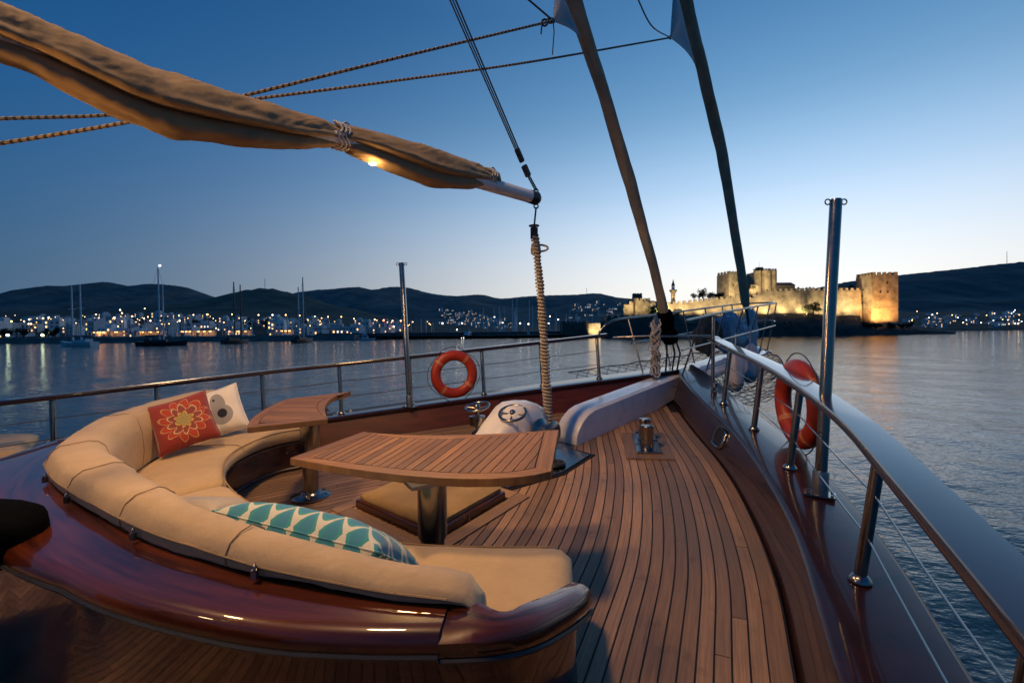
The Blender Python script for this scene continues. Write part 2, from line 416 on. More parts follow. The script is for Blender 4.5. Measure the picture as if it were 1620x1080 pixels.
# ================================================================== hull, bulwarks, cap rails
def capz(s, t):
    d = max(0, s-2.55)
    return deckz(s, t)+.30+.008*d*d
hull = thing('boat_hull', 'dark varnished wooden hull and bulwark of the boat carrying the foredeck', 'hull')
CAPIN = {}
for stbd, C, side in ((True, STBC, -1), (False, PRTC, 1)):
    sg = -side                                              # outboard direction of offset()
    ci = [p for p in offset(C, .13, sg)]; co = offset(C, .50, sg)
    # bring both sides together at the stem
    if True:
        ci[-1] = Vector((6.62, -.20)); co[-1] = Vector((7.05, -.20)); ci[-2] = ci[-2].lerp(ci[-1], .3); co[-2] = co[-2].lerp(co[-1], .3)
        for q in (ci, co):
            for i in range(len(q)):
                if (q[i].y < AXT) if stbd else (q[i].y > AXT): q[i].y = AXT
    CAPIN[stbd] = (ci, co)
    b = MB()                                                # inner bulwark face, thick
    rings = []
    for p, c in zip(C, ci):
        zt = capz(c.x, c.y)-.03; n_ = (c-p)
        o_ = p+n_*(.06/max(.02, n_.length)); o2 = c+n_*(.06/max(.02, n_.length))
        rings.append([Bt(p.x, p.y, -.04), Bz(c.x, c.y, zt), Bz(o2.x, o2.y, zt), Bt(o_.x, o_.y, -.04)])
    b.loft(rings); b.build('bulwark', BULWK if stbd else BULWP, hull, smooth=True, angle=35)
    k = MB(); rings = []                                    # cap rail with rounded inner and outer edges
    for c, o_ in zip(ci, co):
        e = (o_-c)
        if e.length < .01: e = Vector((.1, 0))
        e = e.normalized(); z = capz(c.x, c.y); zo = capz(o_.x, o_.y)-.012
        i0 = c-e*.035
        rings.append([Bz(i0.x, i0.y, z-.045), Bz(i0.x-e.x*.012, i0.y-e.y*.012, z-.02), Bz(i0.x, i0.y, z-.004), Bz(i0.x+e.x*.02, i0.y+e.y*.02, z), Bz(o_.x-e.x*.02, o_.y-e.y*.02, zo), Bz(o_.x, o_.y, zo-.01), Bz(o_.x+e.x*.01, o_.y+e.y*.01, zo-.03), Bz(o_.x, o_.y, zo-.06)])
    k.loft(rings); k.build('cap_rail', MAHOGD, hull, smooth=True, angle=50)
    h = MB(); rings = []                                    # outer planking down to below the water
    for i, o_ in enumerate(co):
        u = i/(len(co)-1); ctr = Vector((o_.x-.2*u, AXT)); zt = capz(o_.x, o_.y)-.065
        row = []
        for f, inn in ((0, .035), (.3, .07), (.6, .2), (.85, .42), (1.15, .75)):
            q = o_.lerp(ctr, min(1, inn*(.35+.5*u))); q = Vector((q.x-1.1*inn*max(0, u-.75)*2, q.y))
            row.append(Bz(q.x, q.y, zt+(SEA-zt)*f))
        rings.append(row)
    h.loft(rings, closed=False, cap=False); h.build('hull_planking', MAHOG, hull, smooth=True, angle=60)

# hawse openings in both bulwarks
def hawse(p, nrm, up_, w_, hgt):
    nrm = nrm.normalized(); x = up_.cross(nrm).normalized(); y = nrm.cross(x)
    def rr(sx, sy, d, n=24):
        out = []
        for k in range(n):
            a = 2*math.pi*k/n; ca, sa = math.cos(a), math.sin(a); e = .55
            out.append(p+x*(sx*math.copysign(abs(ca)**e, ca))+y*(sy*math.copysign(abs(sa)**e, sa))+nrm*d)
        return out
    m = MB(); m.loft([rr(w_*.72, hgt*.72, -.005), rr(w_*.74, hgt*.74, .018), rr(w_*.88, hgt*.88, .026), rr(w_, hgt, .012), rr(w_, hgt, -.005)], True, False)
    ro = m.build('hawse_ring', STEEL, hull, smooth=True, angle=60)
    m = MB(); m.add(rr(w_*.73, hgt*.73, .006), [tuple(range(24))]); m.build('hawse_opening', CAULK, ro)
def bulw(s, stbd, f):
    C = STBC if stbd else PRTC; ci = CAPIN[stbd][0]
    i = min(range(len(C)), key=lambda k: abs(C[k].x-s)); p, c = C[i], ci[i]
    a = Bt(p.x, p.y, 0); b = Bz(c.x, c.y, capz(c.x, c.y)-.03); t_ = Bt(C[i+1].x, C[i+1].y, 0)-a
    n = t_.cross(b-a).normalized(); ctr = Bt(3, AXT, 0)
    if n.dot(ctr-a) < 0: n = -n
    return a.lerp(b, f), n, (b-a).normalized()
p, n, u = bulw(4.62, True, .52); hawse(p, n, u, .15, .105)
p, n, u = bulw(4.3, False, .52); hawse(p, n, u, .13, .10)

# ================================================================== guard rails
def rail(name, label, C, side, stanch, svals, ext0, hend):
    g = thing(name, label, 'railing')
    tops = []
    pathC = offset(C, .285, -side); pathR = offset(C, .285+.075, -side)
    def flare(i, q):                                    # stanchions lean outboard and a little aft
        e = (pathR[i]-q); return (e.normalized()*.12 if e.length > 1e-6 else Vector((0, 0)))-Vector((.03, 0))
    for s_ in svals:
        i = min(range(len(pathC)), key=lambda k: abs(pathC[k].x-s_)); q = pathC[i]; z = capz(q.x, q.y)-.003
        m = MB(); m.lathe([(.047, 0), (.047, .008), (.036, .022), (.029, .03)], Bz(q.x, q.y, z), n=20)
        fl = flare(i, q); m.tube([Bz(q.x, q.y, z+.02), Bz(q.x+fl.x*.60, q.y+fl.y*.60, z+.60)], .0255, 16); m.build('stanchion', STEEL, g, smooth=True, angle=50)
        tops.append((q, z))
    # handrail: a broad flat varnished plank on the stanchion tops
    lo = min(range(len(pathC)), key=lambda k: abs(pathC[k].x-ext0)); hi = min(range(len(pathC)), key=lambda k: abs(pathC[k].x-hend))
    P = [p-Vector((.018, 0)) for p in pathR[lo:hi+2]]; rings = []
    for i, q in enumerate(P):
        a = P[max(0, i-1)]; b = P[min(len(P)-1, i+1)]; t_ = (b-a).normalized(); e = Vector((-t_.y, t_.x))
        u = i/(len(P)-1); hw = .098*(1-.35*u); z = capz(q.x, q.y)+.602
        ring = []
        for (dx, dz) in ((-1, .004), (-.93, -.006), (.93, -.006), (1, .004), (1.0, .030), (.9, .042), (0, .046), (-.9, .042), (-1.0, .030)):
            ring.append(Bz(q.x+e.x*hw*dx, q.y+e.y*hw*dx, z+dz))
        rings.append(ring)
    m = MB(); m.loft(rings); m.build('handrail', MAHOGR, g, smooth=True, angle=50)
    for hgt in (.21, .41):
        pts = []
        for (q, z), (q2, z2) in zip(tops, tops[1:]):
            tt = (q2-q).normalized(); fx, fy = (tt.y*side*.12-.03, -tt.x*side*.12)
            for k in range(6):
                u = k/6; pts.append(Bz(q.x+(q2.x-q.x)*u+fx*hgt, q.y+(q2.y-q.y)*u+fy*hgt, z+(z2-z)*u+hgt-.02*math.sin(math.pi*u)*.4))
        q, z = tops[-1]; pts.append(Bz(q.x+fx*hgt, q.y+fy*hgt, z+hgt))
        MB().tube(pts, .0042, 6).build('wire', STEEL, g, smooth=True)
    settle(g, Bz(tops[0][0].x, tops[0][0].y, tops[0][1]))
    return g, tops
g1, topsS = rail('guard_rail', 'starboard railing with broad dark handrail running from lower right towards the bow', STBC, -1, True, (-.5, .55, 1.50, 2.55, 3.72, 4.56, 5.26), -2.2, 5.72)
g2, topsP = rail('guard_rail', 'port railing with dark handrail crossing the picture behind the sofa and tables', PRTC, 1, False, (-.9, -.05, .8, 1.68, 2.53, 3.4, 4.24, 5.0, 5.76), -2.2, 5.76)

# ================================================================== awning poles
def pole(base, label, lean):
    ax_ = Vector((lean, 0, 1)).normalized()
    g = thing('awning_pole', label, 'pole', 'steel awning poles on the cap rail')
    m = MB(); m.box(base+Vector((0, 0, .006)), (.17, .12, .010), Matrix.Rotation(R(-35), 3, 'Z'))
    for dx, dy in ((.065, .04), (-.065, .04), (.065, -.04), (-.065, -.04)):
        d = Matrix.Rotation(R(-35), 3, 'Z') @ Vector((dx, dy, 0)); m.lathe([(.009, 0), (.009, .008), (.004, .011)], base+d+Vector((0, 0, .01)), n=8)
    m.build('base_plate', STEEL, g)
    MB().lathe([(.046, 0), (.046, .135), (.043, .145), (.036, .148)], base+Vector((0, 0, .01)), ax_, n=24).build('socket', STEELD, g, smooth=True)
    MB().lathe([(.0345, .1), (.0345, 1.87), (.03, 1.885), (.0, 1.89)], base, ax_, n=24).build('tube', STEEL, g, smooth=True)
    for sg in (-1, 1):
        MB().torus(base+Vector((sg*.052+lean*1.865, 0, 1.865)), (0, 1, 0), .017, .0045, 16, 6).build('eye', STEEL, g, smooth=True)
    settle(g, base); return g
pr = ond(1297, 783, .30); s_, t_ = st(pr); pole(Bz(s_, t_, capz(s_, t_)-.004), 'tall steel awning pole on the starboard cap rail in front of the castle', .05)
pl = Bz(3.25, -2.30, capz(3.25, -2.3)-.004); pole(pl, 'tall steel awning pole on the port cap rail left of the hanging lifebuoy', -.045)

# ================================================================== lifebuoys
def buoy(c, nrm, label, sc=1.0, upv_=Vector((0, 0, 1))):
    g = thing('lifebuoy', label, 'lifebuoy', 'orange lifebuoys hung on the railings')
    nrm = nrm.normalized(); x = upv_.cross(nrm).normalized(); y = nrm.cross(x)
    MB().torus(c, nrm, .285, .078, 48, 16, r2=.062).build('ring', ORANGE, g, smooth=True, angle=180)
    for k in range(4):
        a = R(45+90*k+8); e = x*math.cos(a)+y*math.sin(a); tn = nrm.cross(e)
        m = MB(); vs = []
        rings = [[c+e*(.285+.081*math.cos(b))+nrm*(.065*math.sin(b))+tn*w_ for b in [2*math.pi*j/16 for j in range(16)]] for w_ in (-.022, .022)]
        m.loft(rings, True, False); m.build('band', BAND, g, smooth=True)
    pts = []
    for k in range(65):
        a = R(45+8)+2*math.pi*k/64; rr = .372+.04*abs(math.sin(2*(a-R(53))))
        pts.append(c+(x*math.cos(a)+y*math.sin(a))*rr-nrm*.0)
    MB().tube(pts, .005, 6, cap=False).build('grab_line', ROPED, g, smooth=True)
    settle(g, c-y*.36)
    g.scale = (sc, sc, sc); g.location = c-y*.36*sc
    return g
def railpt(tops, s):
    for (q, z), (q2, z2) in zip(tops, tops[1:]):
        if q.x <= s <= q2.x:
            u = (s-q.x)/(q2.x-q.x); return q.lerp(q2, u), z+(z2-z)*u, (q2-q).normalized()
q, z, t_ = railpt(topsS, 4.13); out = Vector((-t_.y, t_.x)); q2 = q+out*.20
nb = Bz(q2.x+out.x, q2.y+out.y, 0)-Bz(q2.x, q2.y, 0)
bs = buoy(Bz(q2.x, q2.y, z+.37), nb+Vector((0, .08, .03)), 'orange lifebuoy with pale bands seen edge on, outside the starboard railing')
q, z, t_ = railpt(topsP, 3.86); inn = Vector((-t_.y, t_.x)); q2 = q+inn*.10
nb = Bz(q2.x+inn.x, q2.y+inn.y, 0)-Bz(q2.x, q2.y, 0)
bp_ = buoy(Bz(q2.x, q2.y, z+.34), nb+Vector((.25, -.35, 0)), 'orange lifebuoy seen face on, hung on the port railing in the middle', .9)

# ================================================================== sofa
F_ = cr([(1.82, -1.99), (1.48, -2.05), (1.12, -1.8), (.94, -1.41), (.87, -.96), (.89, -.45), (1.04, .23), (1.23, .69), (1.40, .97), (1.60, 1.23), (1.79, 1.46)], 8)
F_ = resample(F_, 90)
OUTS = offset(F_, 1.0, 1)
SG = 1 if (OUTS[45].x < F_[45].x) else -1
def SP(i, d, off):
    p = F_[i]; a = F_[max(0, i-1)]; b = F_[min(len(F_)-1, i+1)]; t = (b-a).normalized()
    q = Vector((p.x - SG*t.y*d, p.y + SG*t.x*d)); return Bt(q.x, q.y, off)
def sweep(prof, i0, i1, endround=0.0, wob=None):
    rings = []
    for i in range(i0, i1+1):
        pr_ = prof(i) if callable(prof) else prof
        c = (sum(p[0] for p in pr_)/len(pr_), sum(p[1] for p in pr_)/len(pr_))
        k = 1.0
        if endround:
            e = min(i-i0, i1-i)*.05
            if e < endround: k = math.sqrt(max(.0, 1-(1-e/endround)**2))*.45+.55 if e > 0 else .35
        rings.append([SP(i, c[0]+(d-c[0])*(.6+.4*k if k < 1 else 1), c[1]+(o_-c[1])*k) for d, o_ in pr_])
    return rings
sofa = thing('curved_sofa', 'large horseshoe sofa with cream cushions and red varnished wooden surround', 'sofa')
N_ = 90
# base with varnished front panel, trim lines and coaming
m = MB(); m.loft(sweep([(.05, -.01), (.05, .29), (.86, .29), (.86, -.01)], 0, 89)); m.build('base', MAHOG, sofa, smooth=True, angle=40)
for off in (.285, .03):
    MB().tube([SP(i, .043, off) for i in range(0, 90)], .008, 6).build('trim', STEELD, sofa, smooth=True)
def lerpt(tab, i):
    for (a, x), (b, y) in zip(tab, tab[1:]):
        if a <= i <= b: return x+(y-x)*(i-a)/(b-a)
    return tab[-1][1] if i > tab[-1][0] else tab[0][1]
DOUT = [(0, .90), (20, .95), (32, .95), (43, .86), (50, .835), (64, .83), (72, .86), (78, .90), (85, .93)]
COUT = [(0, .97), (10, 1.0), (16, 1.14), (24, 1.45), (32, 1.48), (40, 1.26), (47, 1.15), (53, 1.105), (58, 1.065), (66, 1.05), (74, 1.04), (81, 1.015), (89, 1.0)]
def cop(i):
    d1 = lerpt(COUT, i); d0 = lerpt(DOUT, i)-.10; z = .745
    return [(d0, z-.11), (d0, z-.004), (d0+.06, z), (d1-.05, z-.005), (d1-.015, z-.010), (d1, z-.035), (d1-.002, z-.07), (d1-.03, z-.088), (d1-.06, z-.10)]
IE = 81
m = MB(); m.loft(sweep(cop, 7, IE), uv=lambda i, j: (i*.05, cop(7+i)[j % 9][0]+.02*(j % 9))); m.build('coaming_top', MAHOGW, sofa, smooth=True, angle=50)
m = MB(); m.loft(sweep(lambda i: [(.76, -.01), (.76, .645), (cop(i)[-1][0]-.005, .645), (cop(i)[-1][0]-.03, -.01)], 7, IE), uv=lambda i, j: (i*.05, 3+j*.5)); m.build('outer_wall', MAHOGW, sofa, smooth=True, angle=40)
MB().tube([SP(i, cop(i)[6][0]+.003, .672) for i in range(7, IE+1)], .009, 6).build('rubbing_strip', DARKP, sofa, smooth=True)
# starboard end of the surround: sweeps inwards and down round the seat end
def eo(x, y, off): q = ond(x, y, off); return q
ends = [(SP(IE, cop(IE)[1][0], .741), SP(IE, cop(IE)[5][0], .71))]
for (ix, iy, ox, oy, off) in ((790, 966, 775, 1014, .73), (832, 953, 845, 1000, .70), (868, 939, 897, 975, .655), (893, 926, 928, 953, .62), (906, 920, 937, 942, .60)):
    ends.append((eo(ix, iy, off), eo(ox, oy, off-.02)))
ea = cr([a for a, b in ends], 5); eb = cr([b for a, b in ends], 5); ends2 = list(zip(ea, eb))
rings = []; wrings = []
for a, b in ends2:
    e = (b-a); e.z = 0; e.normalize(); v = lambda z: Vector((0, 0, z))
    s1, t1 = st(a); s2, t2 = st(b-e*.09)
    w_ = (b-a).xy.length; zt = a.z+.004; zo = b.z; f1, f2, f3 = min(.06, w_*.28), min(.08, w_*.40), min(.03, w_*.16)
    rings.append([a-v(.106), a.copy(), a+e*f1+v(.004), b-e*f2+v(.028), b-e*f3+v(.020), b.copy(), b-e*.002-v(.03), b-e*.03-v(.053), b-e*.06-v(.065)])
    q = b-e*.09; wrings.append([Vector((a.x, a.y, deckz(s1, t1)-.01)), a-v(.10), b-e*.065-v(.062), Vector((q.x, q.y, deckz(s2, t2)-.01))])
MB().tube([b-v(.055)-(b-a).normalized()*.004 for a, b in ends2], .009, 6).build('rubbing_strip', DARKP, sofa, smooth=True)
m = MB(); m.loft(wrings, uv=lambda i, j: (4+i*.03, 3+(j % 4)*.5)); m.build('end_wall', MAHOGW, sofa, smooth=True, angle=40)
m = MB(); m.loft(rings, uv=lambda i, j: (4+i*.03, (0, .1, .13, .30, .34, .37, .42, .9, 1.3)[j % 9])); m.build('end_block', MAHOGW, sofa, smooth=True, angle=45)
# seat and back cushions: padded loops with seams
def pad(i0, i1, prof, name, mt, lump=.006):
    rings = sweep(prof, i0, i1, .16)
    out = []
    for i, r_ in enumerate(rings):
        out.append([p+Vector((0, 0, lump*mnoise.noise(p*3.1)+lump*.9*mnoise.noise(p*9)-lump*1.3*abs(mnoise.noise(Vector((p.x*14, p.y*14, p.z*3)))))) for p in r_])
    m = MB(); m.loft(out); return m.build(name, mt, sofa, smooth=True, angle=70)
seatp = [(.0, .33), (-.012, .38), (.012, .425), (.06, .447), (.20, .455), (.42, .452), (.60, .445), (.66, .42), (.66, .31), (.3, .305), (.03, .31)]
for a, b in ((0, 33), (34, 89)): pad(a, b, seatp, 'seat_cushion', CREAM)
for i in (14, 52, 70):
    MB().tube([SP(i, d, o_+.002) for d, o_ in seatp[1:7]], .0035, 6).build('seam', SAILC, sofa, smooth=True)
MB().tube([SP(i, .012, .428) for i in range(1, 88)], .0045, 6).build('piping', SAILC, sofa, smooth=True)
def bk_(i):
    k = 1.0 if i < 56 else max(.30, 1-.72*((i-56)/28)**1.2); return k
def backp(i):
    k = bk_(i); o_ = lerpt(DOUT, i); z = .745; w_ = (.27 if i < 40 else .27-.09*min(1, (i-40)/20))*(.55+.45*k); dn = o_-w_
    hi = z+.145*k; lo = min(.44, hi-.05)
    return [(dn-.035, lo), (dn-.05, lo+(hi-lo)*.3), (dn-.04, lo+(hi-lo)*.62), (dn-.005, hi-.05*k), (dn+.03, hi-.016*k), (dn+.075*w_/.27, hi), (o_-.06, hi-.004), (o_-.02, hi-.03*k), (o_, hi-.075*k), (o_-.004, z+.028*k), (o_-.02, z+.003), (o_-.08, z+.003), (dn+.08, z-.1), (dn+.08, lo)]
pad(7, 83, backp, 'back_cushion', CREAM, .009)
for i in (19, 31, 43, 55, 67):
    MB().tube([SP(i, d-(.002 if k < 5 else -.002 if k > 7 else 0), o_+(.003 if 3 < k < 8 else 0)) for k, (d, o_) in enumerate(backp(i)[:11])], .0028, 6).build('seam', SAILC, sofa, smooth=True)
# piping along the outer seam of the back cushion
MB().tube([SP(i, lerpt(DOUT, i)+.004, .745+.07*bk_(i)) for i in range(8, 82)], .0045, 6).build('piping', SAILC, sofa, smooth=True)
for i in (26, 36, 44, 58, 70):
    m = MB(); c = SP(i, lerpt(DOUT, i)+.016, .775); m.box(c, (.02, .02, .034)); m.torus(c+Vector((0, 0, .02)), (1, .4, 0), .014, .004, 12, 6)
    m.build('snap_hook', STEELD, sofa, bevel=.004)
settle(sofa, Bt(.3, -.6, 0))

# ------------------------------------------------------------------ loose pillows
def pillow(name, c, ax, ay, w_, h_, th, m_, label, n=34, parent=None):
    ax = Vector(ax).normalized(); ay = (Vector(ay)-ax*Vector(ay).dot(ax)).normalized(); az = ax.cross(ay)
    vs = []; fs = []
    for sg in (1, -1):
        o = len(vs)
        for i in range(n+1):
            for j in range(n+1):
                u = -1+2*i/n; v = -1+2*j/n
                pin = 1-.10*(1-abs(u))*abs(v)**4-.10*(1-abs(v))*abs(u)**4
                z = th*((1-u**4)*(1-v**4))**.55*(1+.10*mnoise.noise(Vector((u*2.2, v*2.2, sg*3+w_*9))))
                x = u*w_/2*(1-.07*(1-v*v) if False else 1)*(1-.06*(1-abs(v)**2)*abs(u)**6*0)
                pinx = u*(1-.07*(1-v*v)); piny = v*(1-.07*(1-u*u))
                # sides curve inwards between the corners
                pinx = u*(1-.06*(1-(v*v)))*1.0; piny = v*(1-.06*(1-(u*u)))
                vs.append((pinx*w_/2, piny*h_/2, sg*z))
        for i in range(n):
            for j in range(n):
                q = (o+i*(n+1)+j, o+(i+1)*(n+1)+j, o+(i+1)*(n+1)+j+1, o+i*(n+1)+j+1)
                fs.append(q if sg > 0 else q[::-1])
    me = MB().add(vs, fs); ob = me.build(name, m_, smooth=True, angle=180, fixn=False)
    bm = bmesh.new(); bm.from_mesh(ob.data); bmesh.ops.remove_doubles(bm, verts=bm.verts, dist=.0005); bm.to_mesh(ob.data); bm.free()
    ob.matrix_world = Matrix.Translation(c) @ Matrix((ax, ay, az)).transposed().to_4x4()
    pts = []
    for k in range(96):
        q = k/24; e = int(q); f = -1+2*(q-e); u, v = ((f, -1), (1, f), (-f, 1), (-1, -f))[e]
        pts.append((u*(1-.06*(1-v*v))*w_/2*1.004, v*(1-.06*(1-u*u))*h_/2*1.004, 0))
    MB().tube(pts+[pts[0]], .0042, 6).build('piping', m_, ob, smooth=True)
    tag(ob, label, 'pillow', 'loose pillows on the curved sofa'); return ob
def nodes_of(name, base, rough=.85):
    m = mat(name, base, rough, sheen=.3); return m, m.node_tree.nodes, m.node_tree.links, m.node_tree.nodes['Principled BSDF']
def mth(N, L, op, a, b=None, c=None):
    n = N.new('ShaderNodeMath'); n.operation = op
    for i, q in enumerate((a, b, c)):
        if q is None: continue
        if isinstance(q, (int, float)): n.inputs[i].default_value = q
        else: L.new(q, n.inputs[i])
    return n.outputs[0]
def mixc(N, L, f, a, b):
    n = N.new('ShaderNodeMix'); n.data_type = 'RGBA'; L.new(f, n.inputs[0])
    for i, q in ((6, a), (7, b)):
        if isinstance(q, tuple): n.inputs[i].default_value = (*q, 1)
        else: L.new(q, n.inputs[i])
    return n.outputs[2]
def xyz(N, L):
    tc = N.new('ShaderNodeTexCoord'); sp = N.new('ShaderNodeSeparateXYZ'); L.new(tc.outputs['Object'], sp.inputs[0]); return sp.outputs
# red pillow printed with a sunflower of petals
REDP, N, L, B = nodes_of('red_flower_print', (.38, .04, .03)); x, y, z = xyz(N, L)
nzr = N.new('ShaderNodeTexNoise'); nzr.inputs['Scale'].default_value = 9; tcr = N.new('ShaderNodeTexCoord'); L.new(tcr.outputs['Object'], nzr.inputs[0])
xx = mth(N, L, 'ADD', mth(N, L, 'SUBTRACT', x, .02), mth(N, L, 'MULTIPLY_ADD', nzr.outputs[0], .07, -.035)); yy = mth(N, L, 'ADD', y, mth(N, L, 'MULTIPLY_ADD', nzr.outputs[0], -.06, .03))
r_ = mth(N, L, 'SQRT', mth(N, L, 'ADD', mth(N, L, 'MULTIPLY', xx, xx), mth(N, L, 'MULTIPLY', yy, yy))); a_ = mth(N, L, 'ARCTAN2', yy, xx)
def petals(k, r0, r1, ph):
    s_ = mth(N, L, 'ABSOLUTE', mth(N, L, 'SINE', mth(N, L, 'MULTIPLY_ADD', a_, k/2, ph)))
    rad = mth(N, L, 'MULTIPLY_ADD', s_, r1-r0, r0); d = mth(N, L, 'SUBTRACT', r_, rad)
    return mth(N, L, 'LESS_THAN', d, 0), mth(N, L, 'LESS_THAN', mth(N, L, 'ABSOLUTE', d), .005)
c = (.27, .026, .022)
i3, l3 = petals(12, .13, .19, 0); i2, l2 = petals(10, .085, .135, .5); i1, l1 = petals(8, .035, .07, .2)
c = mixc(N, L, i3, c, (.40, .045, .022)); c = mixc(N, L, l3, c, (.50, .26, .11)); c = mixc(N, L, i2, c, (.25, .05, .04)); c = mixc(N, L, l2, c, (.55, .48, .26))
c = mixc(N, L, i1, c, (.32, .26, .10)); c = mixc(N, L, l1, c, (.6, .42, .1)); L.new(c, B.inputs['Base Color'])
# white pillow with a grey pear shape and a dark oval
WHIP, N, L, B = nodes_of('white_pear_print', (.74, .70, .66)); x, y, z = xyz(N, L)
def ell(cx, cy, rx, ry):
    a = mth(N, L, 'DIVIDE', mth(N, L, 'SUBTRACT', x, cx), rx); b = mth(N, L, 'DIVIDE', mth(N, L, 'SUBTRACT', y, cy), ry)
    return mth(N, L, 'LESS_THAN', mth(N, L, 'ADD', mth(N, L, 'MULTIPLY', a, a), mth(N, L, 'MULTIPLY', b, b)), 1)
c = mixc(N, L, ell(.06, -.05, .10, .10), (.74, .70, .66), (.30, .30, .33)); c = mixc(N, L, ell(.055, .06, .065, .11), c, (.30, .30, .33))
c = mixc(N, L, ell(.07, -.04, .042, .045), c, (.012, .012, .03)); c = mixc(N, L, ell(.03, .11, .012, .012), c, (.02, .02, .03)); L.new(c, B.inputs['Base Color'])
# teal pillow printed with pale ogee bands
TEAL, N, L, B = nodes_of('teal_ogee_print', (.02, .2, .22)); x, y, z = xyz(N, L)
cu = mth(N, L, 'MULTIPLY', mth(N, L, 'COSINE', mth(N, L, 'MULTIPLY', x, 21)), 1.35); vy = mth(N, L, 'MULTIPLY', y, 27)
f1 = mth(N, L, 'ABSOLUTE', mth(N, L, 'SINE', mth(N, L, 'ADD', vy, cu))); f2 = mth(N, L, 'ABSOLUTE', mth(N, L, 'SINE', mth(N, L, 'SUBTRACT', vy, cu)))
fm = mth(N, L, 'MINIMUM', f1, f2); b1 = mth(N, L, 'LESS_THAN', fm, .24); b2 = mth(N, L, 'GREATER_THAN', fm, .55)
nz = N.new('ShaderNodeTexNoise'); nz.inputs['Scale'].default_value = 5; tcn = N.new('ShaderNodeTexCoord'); L.new(tcn.outputs['Object'], nz.inputs[0])
c = mixc(N, L, b2, (.03, .30, .30), (.018, .19, .38)); c = mixc(N, L, nz.outputs[0], c, (.02, .24, .30)); c = mixc(N, L, b1, c, (.60, .60, .52)); L.new(c, B.inputs['Base Color'])
def sofa_dirs(i):
    a = SP(i, .6, .45); o = (SP(i, .9, .45)-SP(i, 0, .45)).normalized(); t = (SP(min(89, i+1), .5, .45)-SP(max(0, i-1), .5, .45)).normalized(); return a, o, t
def facing(n, roll):
    n = Vector(n).normalized(); x = Vector((0, 0, 1)).cross(n).normalized(); y = n.cross(x); c_, s_ = math.cos(roll), math.sin(roll)
    return x*c_+y*s_, y*c_-x*s_
xa, ya = facing((.42, -.80, .42), R(17))
pillow('red_pillow', O3+(ond(290, 668, .63)-O3)*.915, xa, ya, .46, .46, .085, REDP, 'red pillow printed with a petalled flower leaning in front of the white pillow')
xa, ya = facing((.30, -.90, .36), R(19))
pillow('white_pillow', O3+(ond(341, 654, .63)-O3)*.955, xa, ya, .50, .48, .085, WHIP, 'white pillow with a grey and black printed shape beside the red pillow')
a, o, t = sofa_dirs(70)
tp0, tp1 = ond(384, 830, .57), ond(638, 896, .55)
pillow('teal_pillow', (tp0+tp1)/2+Vector((0, 0, .018)), tp1-tp0, (Vector((0, 0, 1))*.7+o*.85), (tp1-tp0).length*1.0, .38, .12, TEAL, 'long teal pillow with pale ogee pattern against the near sofa back')
pillow('cream_pillow', ond(322, 806, .55), (ond(400, 806, .52)-ond(255, 800, .52)), (Vector((0, 0, 1))*.35+o*.9), .46, .34, .07, CREAMB, 'flat cream pillow lying left of the teal pillow')
